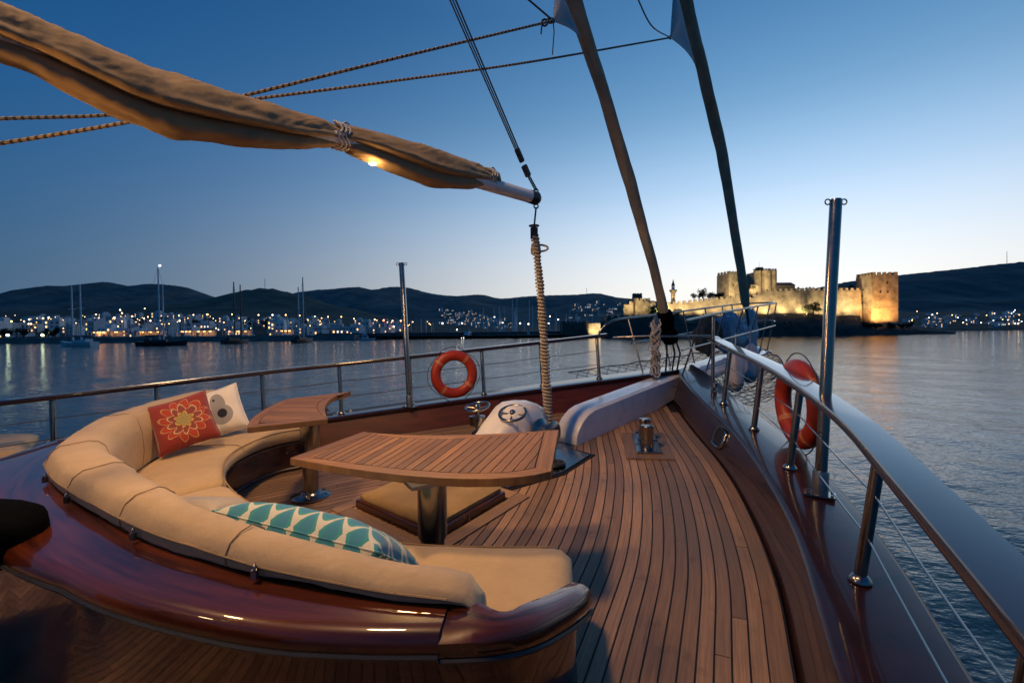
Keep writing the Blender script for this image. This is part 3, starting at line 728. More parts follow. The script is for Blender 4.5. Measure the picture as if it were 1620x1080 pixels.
# ================================================================== tables
def v2(p): return Vector((p[0], p[1]))
def clip_half(poly, n, c):
    out = []
    for i in range(len(poly)):
        a, b = poly[i], poly[(i+1) % len(poly)]; da = a.dot(n)-c; db = b.dot(n)-c
        if da <= 0: out.append(a)
        if (da < 0 < db) or (db < 0 < da): out.append(a.lerp(b, da/(da-db)))
    return out
def arc(a, m_, b, n=10):
    c = m_*2-(a+b)*.5; return [a*(1-k/n)**2+c*(2*(k/n)*(1-k/n))+b*(k/n)**2 for k in range(n)]
def area(p): return sum(p[i].x*p[(i+1) % len(p)].y-p[(i+1) % len(p)].x*p[i].y for i in range(len(p)))/2
def table(label, A, Bp, C, D, mAB, mCD, H_, slat_dir, base, baseplate):
    """A-B the sofa-side edge (bowed by mAB), B-C one end, C-D the inner edge (bowed by mCD), D-A the other end"""
    g = thing('dining_table', label, 'table', 'curved teak tables on steel pedestals')
    A, Bp, C, D, mAB, mCD = map(v2, (A, Bp, C, D, mAB, mCD))
    def outline(k):                                       # k: inset
        ctr = (A+Bp+C+D)/4
        def ins(p): return p+(ctr-p).normalized()*k*1.35
        def insm(p): return p+(ctr-p).normalized()*k
        a, b, c_, d = ins(A), ins(Bp), ins(C), ins(D)
        ma = mAB+( (C+D)/2-(A+Bp)/2 ).normalized()*k; mc = mCD-((C+D)/2-(A+Bp)/2).normalized()*k
        return arc(a, ma, b), [b.lerp(c_, i/4) for i in range(4)], arc(c_, mc, d), [d.lerp(a, i/4) for i in range(4)]
    o4 = outline(0); i4 = outline(.075)
    def uvd(dr):
        dr = dr.normalized(); return lambda a, b: (a*dr.x+b*dr.y, -a*dr.y+b*dr.x)
    top = None
    m = MB(); full = [p for e in outline(.008) for p in e]
    m.prism([(p.x, p.y) for p in full], H_-.042, H_-.010); top = m.build('table_top', CAULK, g)
    eds = (o4, i4); nx = [o4[1][0], o4[2][0], o4[3][0], o4[0][0]]; ni = [i4[1][0], i4[2][0], i4[3][0], i4[0][0]]
    for k in range(4):
        po = o4[k]+[nx[k]]; pi = i4[k]+[ni[k]]
        gap = .003
        poly = [p for p in po]+[p for p in reversed(pi)]
        dr = po[-1]-po[0]; e = dr.normalized()*.002
        q = list(poly); q[0] = q[0]+e; q[-1] = q[-1]+e; n_ = len(po); q[n_-1] = q[n_-1]-e; q[n_] = q[n_]-e
        m = MB(); m.prism([(p.x, p.y) for p in q], H_-.045, H_, uvf=uvd(dr)); m.build('edge_board', TEAKT, top, bevel=.004)
    inner = [p for e in outline(.080) for p in e]
    if area(inner) < 0: inner = inner[::-1]
    sd = v2(slat_dir).normalized(); nn = Vector((-sd.y, sd.x)); ds = [p.dot(nn) for p in inner]; w_ = .056; x0 = min(ds)
    while x0 < max(ds):
        poly = clip_half(clip_half(inner, nn, x0+w_-.0055), -nn, -x0)
        if len(poly) >= 3 and abs(area(poly)) > .002:
            m = MB(); m.prism([(p.x, p.y) for p in poly], H_-.04, H_-.001, uvf=uvd(sd)); m.build('slat', TEAKT, top)
        x0 += w_
    bx, by = base
    b = Bt(bx, by, .0)
    m = MB(); m.lathe([(.066, .02), (.066, .33), (.082, .36), (.082, H_-.05)], b, n=28); m.build('pedestal', STEEL, g, smooth=True, angle=30)
    m = MB(); m.lathe([(.17, .0), (.17, .012), (.15, .022), (.10, .03), (.085, .05), (.07, .055)], b+Vector((0, 0, .002)), n=28)
    for k in range(6):
        a_ = k*math.pi/3; m.lathe([(.011, 0), (.011, .01), (.004, .014)], b+Vector((.135*math.cos(a_), .135*math.sin(a_), .02)), n=8)
    m.build('foot_plate', STEEL, g, smooth=True, angle=35)
    m = MB(); m.box(b+Vector((0, 0, H_-.058)), (.34, .34, .02), Matrix.Rotation(R(30), 3, 'Z')); m.build('top_plate', STEELD, g)
    settle(g, b); return g
def sto(x, y, off): return st(ond(x, y, off))
HT = .76
Lc, BL, BR, FR = sto(458, 724, HT), sto(575, 682, HT), sto(884, 679, HT), sto(872, 745, HT)
table('teak slatted table standing in the middle of the deck before the windlass', Lc, FR, BR, BL, sto(690, 755, HT), sto(700, 688, HT), HT, (.61, -.29), st(Bz(*sto(683, 735, HT), 0)), 1)
HT2 = .80
A_, B2_, C_, E_ = sto(391, 676, HT2), sto(452, 631, HT2), sto(555, 619, HT2), sto(519, 662, HT2)
table('teak table at the far end of the sofa beside the port railing', A_, B2_, C_, E_, sto(409, 653, HT2), sto(519, 634, HT2), HT2, (.5, .85), st(ond(492, 785, 0)), 1)

# ================================================================== deck hatch with cushion
hat = thing('deck_hatch', 'raised square deck hatch topped with a tan cushion under the middle table', 'hatch')
hc = [sto(562, 792, .06), sto(684, 846, .06), sto(800, 779, .06)]
a = v2(hc[1]); HU = v2(hc[2])-a; HV = v2(hc[0])-a; HW, HL = HU.length, HV.length; u_, v_ = HU.normalized(), HV.normalized()
def HP(x, y): p = a+u_*x+v_*y; return (p.x, p.y)
for k, (x0, y0, x1, y1) in enumerate(((-.14, -.14, HW+.14, -.02), (-.14, HL+.02, HW+.14, HL+.14), (-.14, -.015, -.02, HL+.015), (HW+.02, -.015, HW+.14, HL+.015))):
    d = u_ if k < 2 else v_
    MB().prism([HP(x0, y0), HP(x1, y0), HP(x1, y1), HP(x0, y1)], .0, .012, uvf=lambda s_, t_, d=d: (s_*d.x+t_*d.y, -s_*d.y+t_*d.x)).build('frame_board', TEAK, hat)
MB().prism([HP(0, 0), HP(HW, 0), HP(HW, HL), HP(0, HL)], .0, .07).build('coaming', MAHOG, hat, bevel=.01)
def padded(poly4, z0, z1, name, m_, parent, n=14):
    m = MB(); P = [v2(p) for p in poly4]; vs = []; fs = []
    for sg in (1, 0):
        o = len(vs)
        for i in range(n+1):
            for j in range(n+1):
                u, v = i/n, j/n; p = P[0].lerp(P[1], u).lerp(P[3].lerp(P[2], u), v)
                e = ((1-abs(2*u-1)**6)*(1-abs(2*v-1)**6)); zz = z0+(z1-z0)*(.45+.55*max(0, e)**.4) if sg else z0
                vs.append(Bt(p.x, p.y, zz))
        for i in range(n):
            for j in range(n): fs.append((o+i*(n+1)+j, o+(i+1)*(n+1)+j, o+(i+1)*(n+1)+j+1, o+i*(n+1)+j+1))
    N1 = (n+1)**2; rim = [i*(n+1) for i in range(n+1)]+[n*(n+1)+j for j in range(1, n+1)]+[i*(n+1)+n for i in range(n-1, -1, -1)]+[j for j in range(n-1, 0, -1)]
    for k in range(len(rim)): p_, q_ = rim[k], rim[(k+1) % len(rim)]; fs.append((p_, q_, N1+q_, N1+p_))
    m.add(vs, fs); return m.build(name, m_, parent, smooth=True, angle=60)
HATC = mat('tan_cushion', (.34, .22, .10), .85, var=.12, scale=5, bump=.2, bscale=24)
padded([HP(.03, .03), HP(HW-.03, .03), HP(HW-.03, HL-.03), HP(.03, HL-.03)], .072, .14, 'cushion', HATC, hat)
settle(hat, Bt(*HP(HW/2, HL/2), 0))

# ================================================================== windlass
wl = thing('anchor_windlass', 'white painted anchor windlass with two chrome handwheels behind the middle table', 'windlass')
ws, wt = 3.33, -.49
def WP(ds, dt_, z): return Bt(ws+ds, wt+dt_, z)
rings = []
for ds, hw, z0, z1 in ((-.52, .10, .0, .10), (-.50, .16, .0, .22), (-.30, .19, .0, .40), (-.08, .21, .0, .55), (.02, .22, .0, .575), (.20, .22, .0, .56), (.32, .21, .0, .48), (.38, .17, 0, .34)):
    rings.append([WP(ds, -hw, z0), WP(ds, -hw, z1*.82), WP(ds, -hw*.75, z1*.97), WP(ds, 0, z1), WP(ds, hw*.75, z1*.97), WP(ds, hw, z1*.82), WP(ds, hw, z0)])
m = MB(); m.loft(rings); m.build('housing', WHITEP, wl, smooth=True, angle=50)
def wheel(c, tilt, r):
    m = MB(); ax = Vector(tilt).normalized(); m.torus(c, ax, r, .014, 32, 10); u = ax.orthogonal().normalized(); v = ax.cross(u)
    for k in range(4):
        a_ = k*math.pi/2+.5; e = u*math.cos(a_)+v*math.sin(a_); m.tube([c-ax*.02, c+e*r], .010, 8)
    m.lathe([(.03, -.05), (.03, .02), (.02, .03)], c, ax, 14); return m.build('handwheel', STEEL, wl, smooth=True, angle=50)
w1 = at(755, 643, 4.75); w2 = at(811, 653, 4.55)
wheel(w1, (-.15, -.2, 1), .125); wheel(w2, (-.12, -.45, 1), .135)
for w_ in (w1, w2):
    s1, t1 = st(w_); m = MB(); b = Bt(s1, t1, 0); m.tube([w_, b], .022, 12); m.lathe([(.10, 0), (.10, .10), (.075, .15), (.06, .28), (.035, .30)], b, n=20); m.lathe([(.07, -.2), (.085, -.19), (.085, -.1), (.05, -.09)], w_, n=18)
    m.build('brake_column', STEEL, wl, smooth=True, angle=40)
c = WP(.12, .24, .30); ax = (WP(0, 1, 0)-WP(0, 0, 0)).normalized()
m = MB(); m.lathe([(.06, 0), (.12, .02), (.13, .05), (.08, .09), (.075, .15), (.11, .19), (.125, .21), (.10, .225), (.0, .23)], c, ax, 24); m.build('warping_drum', STEEL, wl, smooth=True, angle=40)
m = MB(); m.lathe([(.10, 0), (.10, .04), (.055, .07), (.05, .34), (.08, .37), (.08, .40), (.0, .41)], WP(.52, -.05, 0), n=24); m.build('capstan_post', STEEL, wl, smooth=True, angle=40)
MB().prism([(ws-.62, wt-.30), (ws+.62, wt-.30), (ws+.62, wt+.33), (ws-.62, wt+.33)], .0, .012).build('bed_plate', STEELD, wl)
settle(wl, Bt(ws, wt, 0))
# stainless chain plate to starboard of the windlass
cp = thing('chain_locker_plate', 'polished steel chain plate with a dark chain pipe set in the deck', 'deck plate')
P4 = [sto(802, 775, 0), sto(800, 742, 0), sto(893, 711, 0), sto(934, 722, 0), sto(890, 750, 0)]
ctr = sum((v2(p) for p in P4), Vector((0, 0)))/5
MB().prism([tuple(ctr+(v2(p)-ctr)*1.12) for p in P4], .0, .010).build('frame', CAULK, cp)
MB().prism([tuple(ctr+(v2(p)-ctr)*1.0) for p in P4], .011, .026).build('plate', STEEL, cp, bevel=.004)
cpc = ond(880, 735, .03)
m = MB(); m.torus(cpc+Vector((0, 0, .015)), (0, 0, 1), .075, .018, 24, 8); m.lathe([(.07, 0), (.07, .012), (.0, .013)], cpc, n=20); m.build('chain_pipe', DARKP, cp, smooth=True, angle=40)
for k in range(5):
    q = v2(P4[k]).lerp(ctr, .13); MB().lathe([(.010, 0), (.010, .004), (.004, .007)], Bt(q.x, q.y, .025), n=8).build('bolt', STEELD, cp)
settle(cp, Bt(ctr.x, ctr.y, 0))

# ================================================================== bowsprit beam
bs_ = thing('bowsprit', 'long white painted bowsprit beam running out over the bow', 'bowsprit')
def sprit_c(s_):                                         # centre line height of the top
    if s_ < 6.4: return deckz(s_, -.3)+.335+.010*(s_-4)
    z0 = deckz(6.4, -.3)+.335+.024; return z0+(s_-6.4)*.075
rings = []
TB = -.33
for s_, top_, hw in ((4.02, .02, .150), (4.03, .09, .152), (4.07, .17, .155), (4.14, .245, .158), (4.24, .30, .160), (4.36, .325, .160)):
    z0 = deckz(s_, TB)-.01; zt = deckz(s_, TB)+top_+.012
    rings.append([Bz(s_, TB-hw, z0), Bz(s_, TB-hw, zt-.03*min(1, top_*4)), Bz(s_, TB-hw+.03, zt), Bz(s_, TB+hw-.03, zt), Bz(s_, TB+hw, zt-.03*min(1, top_*4)), Bz(s_, TB+hw, z0)])
for s_ in (4.6, 5.2, 5.8, 6.4, 7.2, 8.2, 9.2, 10.0, 10.6):
    f = max(0, s_-6.4)/4.2; hw = .160-.055*f; zt = sprit_c(s_); z0 = (deckz(s_, TB)-.01) if s_ < 6.3 else zt-.32+.14*f
    rings.append([Bz(s_, TB-hw, z0), Bz(s_, TB-hw, zt-.03), Bz(s_, TB-hw+.03, zt), Bz(s_, TB+hw-.03, zt), Bz(s_, TB+hw, zt-.03), Bz(s_, TB+hw, z0)])
m = MB(); m.loft(rings); m.build('beam', WHITEP, bs_, smooth=True, angle=40)
# gangway boards beside the sprit outside the bow
for dt_ in (-.30, .30):
    rings = []
    for s_ in (6.9, 8.0, 9.2, 10.4):
        zt = sprit_c(s_)-.06; c = TB+dt_*(1-.25*(s_-6.9)/3.5)
        rings.append([Bz(s_, c-.11, zt-.04), Bz(s_, c-.11, zt), Bz(s_, c+.11, zt), Bz(s_, c+.11, zt-.04)])
    MB().loft(rings).build('side_board', WHITEP, bs_)
settle(bs_, Bt(4.1, TB, 0))

# ------------------------------------------------------------------ mooring bitts
bt = thing('mooring_bitts', 'pair of polished steel mooring bitts on a teak pad before the white beam', 'bollard')
pb = [v2(sto(1000, 688, 0)), v2(sto(1010, 724, 0)), v2(sto(1046, 722, 0)), v2(sto(1034, 689, 0))]
c = sum(pb, Vector((0, 0)))/4; ul = ((pb[0]+pb[3])/2-(pb[1]+pb[2])/2); Lb = ul.length; ul = ul.normalized(); vl = Vector((-ul.y, ul.x))
def rect(hx, hy): return [tuple(c+ul*x+vl*y) for x, y in ((-hx, -hy), (hx, -hy), (hx, hy), (-hx, hy))]
MB().prism(rect(.42, .23), .0, .014, uvf=lambda a, b: (a*ul.x+b*ul.y, -a*ul.y+b*ul.x)).build('teak_pad', TEAK, bt, bevel=.004)
MB().prism(rect(.30, .125), .015, .035).build('steel_plate', STEEL, bt, bevel=.004)
for k in (-.13, .13):
    q = c+ul*k; MB().lathe([(.066, .03), (.062, .05), (.06, .215), (.068, .225), (.07, .245), (.06, .258), (.0, .262)], Bt(q.x, q.y, 0), n=28).build('bitt_post', STEEL, bt, smooth=True, angle=40)
    b = Bt(q.x, q.y, .10); d = Bz(vl.x, vl.y, 0)-Bz(0, 0, 0); MB().tube([b-d*.10, b+d*.10], .012, 8).build('cross_pin', STEEL, bt, smooth=True)
settle(bt, Bt(c.x, c.y, 0))

# ================================================================== mast (aft, outside the picture) and boom
MS = -2.2
mast = thing('mast', 'varnished wooden mast carrying the boom', 'mast')
mb = Bt(MS, -.3, 0)
m = MB(); m.lathe([(.19, 0), (.18, 3), (.15, 10), (.11, 17), (.09, 19)], mb, n=20); m.build('spar', MAHOG, mast, smooth=True)
m = MB(); m.lathe([(.24, 0), (.24, .08), (.20, .12)], mb, n=20); m.build('mast_collar', STEEL, mast, smooth=True)
m = MB(); lampm = Bz(MS+.30, -.3, 2.42); m.lathe([(.05, 0), (.08, .02), (.08, .10), (.05, .13)], lampm, n=16); m.tube([lampm+Vector((0, 0, .1)), Bz(MS+.1, -.3, 2.55)], .012, 8)
m.build('deck_lamp', LAMPG, mast, smooth=True)
def lamp(name, loc, power, size, col=(1, .58, .235), parent=None, spot=None, aim=None, blend=.6):
    ld = bpy.data.lights.new(name, 'SPOT' if spot else 'POINT'); ld.energy = power; ld.color = col; ld.shadow_soft_size = size
    lo = bpy.data.objects.new(name, ld); COL.objects.link(lo); lo.location = loc
    if spot:
        ld.spot_size = R(spot); ld.spot_blend = blend
        lo.rotation_euler = (Vector(aim)-Vector(loc)).to_track_quat('-Z', 'Y').to_euler()
    return lo
lamp('mast_lamp_light', lampm+Vector((.12, .12, -.02)), MASTW, .09, (1, .50, .17), spot=75, aim=Bz(1.8, -.3, 2.9), blend=.7)
m = MB(); spl = Bz(MS+.55, -.3, 8.6); m.tube([Bz(MS, -1.4, 8.7), Bz(MS+.1, .8, 8.7)], .05, 8); m.build('spreader', MAHOG, mast, smooth=True)
m = MB(); m.lathe([(.03, .12), (.09, .08), (.10, 0), (.09, -.01)], spl, n=16); m.tube([spl+Vector((0, 0, .1)), Bz(MS+.05, -.3, 8.75)], .014, 6); m.build('spreader_lamp', LAMPG, mast, smooth=True)
lamp('spreader_lamp_light', spl-Vector((0, 0, .1)), SPRW, .45, (1, .60, .28), spot=75, aim=Bt(2.0, .0, 0), blend=.6)

settle(mast, mb)
boom = thing('boom', 'boom with loosely furled tan sail hanging over the sofa', 'boom')
# spar
bz0, bz1 = 2.74, 2.80
bp1 = onax(848, 314); bq = onax(60, 78); bp0 = bp1+(bq-bp1)*((Bz(MS+.25, -.3, 0)-bp1).xy.length/(bq-bp1).xy.length)
m = MB(); m.tube([bp0.lerp(bp1, k/10) for k in range(11)], lambda u: .075-.012*u, 18); m.build('spar', WHITEP, boom, smooth=True)
m = MB(); d = (bp1-bp0).normalized(); m.lathe([(.066, -.07), (.068, 0), (.07, .03), (.05, .06)], bp1-d*.03, d, 18); m.torus(bp1+Vector((0, 0, .075)), (0, 1, 0), .022, .007, 14, 6); m.torus(bp1-Vector((0, 0, .08)), (0, 1, 0), .022, .007, 14, 6)
m.build('end_fitting', DARKP, boom, smooth=True, angle=40)
# the cloth: section swept along the boom, top and bottom edges read along its length
prof = [(-110, -52, 62), (0, 4, 97), (60, 30, 122), (130, 60, 158), (200, 92, 190), (270, 117, 214), (350, 142, 227), (420, 163, 234), (470, 179, 235), (510, 190, 233), (535, 199, 234), (560, 200, 246), (610, 214, 268), (660, 228, 288), (700, 240, 298), (740, 254, 298), (765, 265, 296), (785, 272, 298)]
rows = []
for x, yt, yb in prof:
    a = onax(x, yt); b = onax(x, yb); rows.append(((a+b)*.5, (a-b).length/2))
PTS = cr([Vector((r[0].x, r[0].y, r[0].z)) for r in rows], 16); RAD = cr([Vector((r[1], 0, 0)) for r in rows], 16)
ax = (bp1-bp0).normalized(); sidev = ax.cross(Vector((0, 0, 1))).normalized(); upv3 = sidev.cross(ax)
rings = []; NS = 84
for i, p in enumerate(PTS):
    u = i/(len(PTS)-1); r_ = RAD[i].x; ring = []
    tie = min(abs(u-.585), abs(u-.955))
    for k in range(NS):
        a = 2*math.pi*k/NS; rr = r_
        # a lower roll and an upper bag divided by a deep fold on the near side
        def gs(c_, w_): return math.exp(-((((a-c_+math.pi) % (2*math.pi))-math.pi)/w_)**2)
        fa = R(-30)+.25*mnoise.noise(Vector((u*5, 0, 2)))
        fold = gs(fa, .17)*(.46 if u < .56 else .22)
        lip = gs(fa+.32, .20)*.15+gs(fa-.40, .25)*.10
        puck = gs(R(35), .75)*(.055*abs(mnoise.noise(Vector((u*34, .3, 5))))+.05*abs(mnoise.noise(Vector((u*17+a*.5, .7, 8)))))
        wr = .06*mnoise.noise(Vector((u*22, a*1.3, 3)))+.05*mnoise.noise(Vector((u*9+a*.8, a*.9, 7)))+.045*abs(mnoise.noise(Vector((u*48-a*3, a*2, 1))))-puck*1.6
        wr += .10*math.exp(-tie/.035)*math.sin(a*9+u*40)*.7
        rr *= (1-fold+lip+wr*1.25)
        ring.append(p+sidev*(rr*.80*math.cos(a))+upv3*(rr*math.sin(a)))
    rings.append(ring)
m = MB(); m.loft(rings); m.build('furled_sail', SAILC, boom, smooth=True, angle=75)
for x, yt, yb in ((538, 197, 236), (774, 268, 297)):
    a = onax(x, yt); b = onax(x, yb); c = (a+b)*.5; r_ = (a-b).length/2
    m = MB()
    for dk in (-.03, 0, .028):
        m.tube([c+ax*(dk+.02*math.sin(j))+sidev*(r_*.86*math.cos(j*.2618))+upv3*(r_*1.05*math.sin(j*.2618)) for j in range(25)], .008, 6)
    m.tube([c+upv3*r_, c+upv3*(r_+.03)+ax*.05, c+upv3*(r_+.0)+ax*.09], .007, 6)
    m.build('lashing', ROPEW, boom, smooth=True)
# lamp under the boom
lb = onax(590, 257); bl = thing('boom_lamp', 'small lit lamp under the furled sail on the boom', 'lamp')
MB().lathe([(.0, 0), (.022, .004), (.032, .016), (.036, .03)], lb-Vector((0, 0, .02)), n=16).build('bulb', LAMPG, bl, smooth=True)
MB().lathe([(.040, .028), (.044, .04), (.03, .06), (.012, .075)], lb-Vector((0, 0, .02)), n=16).build('lamp_housing', STEELD, bl, smooth=True)
settle(bl, lb)
lamp('boom_lamp_light', lb+Vector((.0, -.0, -.06)), BOOMW, .16, spot=168, aim=lb+Vector((.15, -.1, -2)), blend=.35)
lamp('boom_lamp_glow', lb+Vector((.03, -.05, -.05)), 1.6, .03)
lb2 = Bz(-.55, -.3, 2.62); bl2 = thing('boom_lamp', 'second lamp under the boom, aft of the sofa', 'lamp')
MB().lathe([(.0, 0), (.022, .004), (.032, .016), (.036, .03)], lb2, n=16).build('bulb', LAMPG, bl2, smooth=True)
MB().lathe([(.040, .028), (.044, .04), (.03, .06), (.012, .12)], lb2, n=16).build('lamp_housing', STEELD, bl2, smooth=True); settle(bl2, lb2)
lamp('aft_boom_lamp_light', lb2-Vector((0, 0, .05)), BOOM2W, .09, spot=172, aim=lb2+Vector((0, 0, -2)), blend=.3)
settle(boom, bp0)

# sheet tackle from the boom end to the deck
tk = thing('boom_sheet_tackle', 'thick rope wound tackle hanging from the boom end down to the deck', 'rope')
t0 = onax(846, 372); t1 = Bt(3.72, -.28, .02)
def tp(u): return t0.lerp(t1, u)+Vector((.012*math.sin(u*5), .01*math.sin(u*3), 0))
m = MB(); m.tube([tp(k/30) for k in range(31)], lambda u: .022+.010*u, 10); m.build('core', ROPED, tk, smooth=True)
pts = []; turns = 62; n_ = turns*11
e1 = Vector((1, 0, 0)); e2 = Vector((0, 1, 0))
for k in range(n_+1):
    u = k/n_; a = 2*math.pi*turns*u; rr = (.030+.012*u)*(1+.10*math.sin(u*37)+.07*math.sin(u*91)); pts.append(tp(u)+e1*(rr*math.cos(a))+e2*(rr*math.sin(a)))
MB().tube(pts, .0135, 6).build('rope_winding', ROPE, tk, smooth=True)
m = MB(); c = onax(845, 369); m.box(c, (.075, .05, .11)); m.lathe([(.055, 0), (.055, .012)], c+Vector((0, 0, .07)), n=16); m.tube([c+Vector((0, 0, .06)), bp1-Vector((0, 0, .09))], .010, 8); m.build('block', DARKP, tk, bevel=.012)
c = onax(852, 388); m = MB(); m.tube([c+Vector((.0, 0, 0))+Vector((.09*math.sin(j*.42)*1.1, 0, .035*math.cos(j*.42)-.03)) for j in range(9)], .011, 8); m.lathe([(.05, -.05), (.055, 0), (.045, .05)], c-Vector((.03, 0, .04)), n=12); m.build('knot', ROPE, tk, smooth=True)
settle(tk, t1)
# topping lift above the boom end
tl = thing('topping_lift', 'thin topping lift lines with block and chain above the boom end', 'rigging')
bk = onax(822, 246)
far = onax(716, 0); dlt = (far-bk).normalized()
for k, o_ in enumerate((-.028, 0, .03)):
    e = sidev*o_+ax*(o_*.6); MB().tube([bk+e*.5, bk+e+dlt*3.2, bk+e*1.5+dlt*9], .0075 if k != 1 else .006, 6).build('line', ROPED if k else STEELD, tl, smooth=True)
m = MB(); m.box(bk, (.05, .045, .14), (dlt.to_track_quat('Z', 'X')).to_matrix()); m.box(bk-dlt*.16, (.055, .05, .12), (dlt.to_track_quat('Z', 'X')).to_matrix()); m.build('block', DARKP, tl, bevel=.012)
end = bp1+Vector((0, 0, .09)); st0 = bk-dlt*.20
for k in range(9):
    u = (k+.5)/9; c = st0.lerp(end, u); dv_ = (end-st0).normalized(); nrm = sidev if k % 2 else ax
    MB().torus(c, (nrm-dv_*nrm.dot(dv_)), .017, .0055, 14, 6).build('chain_link', STEELD, tl, smooth=True)
settle(tl, bp1)

# ================================================================== furled headsails
def furled(label, pix, w0, w1, clew, drum):
    g = thing('furled_headsail', label, 'sail')
    P = [onax(*p) for p in pix]
    d = (P[-1]-P[-2]).normalized(); P += [P[-1]+d*2.5, P[-1]+d*6.5]
    C = cr(P, 14); n = len(C); rings = []; prev = None
    for i, p in enumerate(C):
        a = C[max(0, i-1)]; b = C[min(n-1, i+1)]; dd = (b-a).normalized(); u = sidev-dd*sidev.dot(dd); u.normalize(); v = dd.cross(u)
        f = i/(n-1); r_ = (w0+(w1-w0)*min(1, f*1.5))/2
        if i < 4: r_ *= (.45, .7, .88, .97)[i]
        ring = []
        for k in range(22):
            an = 2*math.pi*k/22; s_ = 1+.07*math.sin(an*2+i*.22)+.06*mnoise.noise(p*2.4+Vector((an, 0, 0)))+.05*math.sin(an*3-i*.42)+.035*math.sin(an*7-i*.9)
            ring.append(p+(u*math.cos(an)+v*math.sin(an))*r_*s_)
        rings.append(ring)
    m = MB(); m.loft(rings); m.build('rolled_sail', FURL, g, smooth=True, angle=70)
    # clew: loose triangle of cloth pulled aft
    cl = onax(*clew[0]); q = [onax(*p) for p in clew[1:]]
    m = MB(); vs = []
    for j in range(9):
        e = q[0].lerp(q[1], j/8)
        for i in range(9):
            f = i/8; p = cl.lerp(e, f)+sidev*(.05*math.sin(f*3.1)*math.sin(j*.9)); vs.append(p)
    fs = [(j*9+i, j*9+i+1, (j+1)*9+i+1, (j+1)*9+i) for j in range(8) for i in range(8)]
    m.add(vs, fs); o = m.build('clew', SAILW, g, smooth=True, angle=180); so = o.modifiers.new('thick', 'SOLIDIFY'); so.thickness = .008
    MB().torus(cl, sidev, .025, .008, 14, 6).build('clew_ring', STEEL, g, smooth=True)
    b = P[0]; dd = (P[1]-P[0]).normalized()
    if drum:
        m = MB(); m.lathe([(.05, -.22), (.10, -.20), (.13, -.12), (.12, -.03), (.09, .02), (.11, .10), (.13, .2), (.10, .30)], b, dd, 20); m.build('furling_drum', BLACKF, g, smooth=True, angle=50)
        m = MB()
        for dx, dy in ((-.05, .0), (.03, .03), (.07, -.02)):
            m.tube([b-dd*.15+Vector((dx, dy, 0)), b-dd*.3+Vector((dx*1.6, dy, -.08)), Bz(6.55, TB, sprit_c(6.55))+Vector((dx*1.3, dy, 0))], .013, 6)
        m.build('tack_strap', ROPED, g, smooth=True)
    else:
        MB().tube([b+dd*.1, b-dd*.35, Bz(10.1, TB, sprit_c(10.1))], .022, 8).build('tack_strap', ROPED, g, smooth=True)
    settle(g, P[0]); return cl
clA = furled('furled inner headsail in brown cover rising from the stem', [(1057, 522), (1036, 432), (1003, 312), (962, 172), (908, 0)], .125, .165, [(875, 33), (880, -30), (919, 62)], True)
clB = furled('furled outer headsail in dark cover rising from the bowsprit end', [(1181, 490), (1171, 420), (1143, 250), (1111, 110), (1084, 0)], .15, .20, [(1060, 60), (1066, -30), (1099, 102)], False)
def rope(name, pts, r, m_, label, twist=True):
    P = cr(pts, 12); o = MB().tube(P, r, 6).build(name, m_, smooth=True); tag(o, label, 'rope')
    return o
TWIST = mat('twisted_rope', (.46, .38, .27), .9, bump=.4, scale=30)
N = TWIST.node_tree.nodes; L = TWIST.node_tree.links
wv = N.new('ShaderNodeTexWave'); wv.inputs['Scale'].default_value = 9; wv.bands_direction = 'X'; tc = N.new('ShaderNodeTexCoord'); L.new(tc.outputs['Object'], wv.inputs[0])
rp = N.new('ShaderNodeValToRGB'); rp.color_ramp.elements[0].position = .25; rp.color_ramp.elements[0].color = (.06, .05, .035, 1); rp.color_ramp.elements[1].position = .5; rp.color_ramp.elements[1].color = (.36, .28, .19, 1)
L.new(wv.outputs[0], rp.inputs[0]); L.new(rp.outputs[0], N['Principled BSDF'].inputs['Base Color'])
def onport(x, y, ta): return onax(x, y, ta)
rope('jib_sheet', [clA, onport(640, 89, -.55), onport(405, 147, -.8), onport(230, 188, -1.05), onport(0, 227, -1.3), onport(-260, 262, -1.5)], .012, TWIST, 'upper dark sheet rope running from the inner headsail clew back past the boom')
rope('jib_sheet', [clB, onport(840, 98, -.7), onport(640, 126, -1.0), onport(440, 152, -1.2), onport(200, 180, -1.5), onport(0, 188, -1.7), onport(-260, 200, -1.9)], .012, TWIST, 'lower long sheet rope running from the outer headsail clew back past the boom')
rope('tag_line', [clA, clA+Vector((-.35, -.1, .22)), onax(815, -12)], .010, ROPED, 'short dark line going up left from the inner headsail clew')
rope('tag_line', [clB, onax(1030, 40), onax(1003, -15)], .010, STEELD, 'pale line going up left from the outer headsail clew')
m = MB(); m.tube([clA+Vector((-.0, 0, -.01)), clA+Vector((.01, 0, -.12)), clA+Vector((-.01, 0, -.36))], .006, 6); m.tube([clA+Vector((-.12, 0, -.04)), clA+Vector((-.13, 0, -.14))], .008, 6); m.torus(clA+Vector((-.09, 0, -.02)), (0, 1, .3), .03, .011, 14, 6); m.torus(clA+Vector((-.03, 0, .0)), (0, 1, -.3), .03, .012, 14, 6)
tag(m.build('sheet_knot', ROPED, smooth=True), 'dark knot with hanging tails at the inner headsail clew', 'rope')

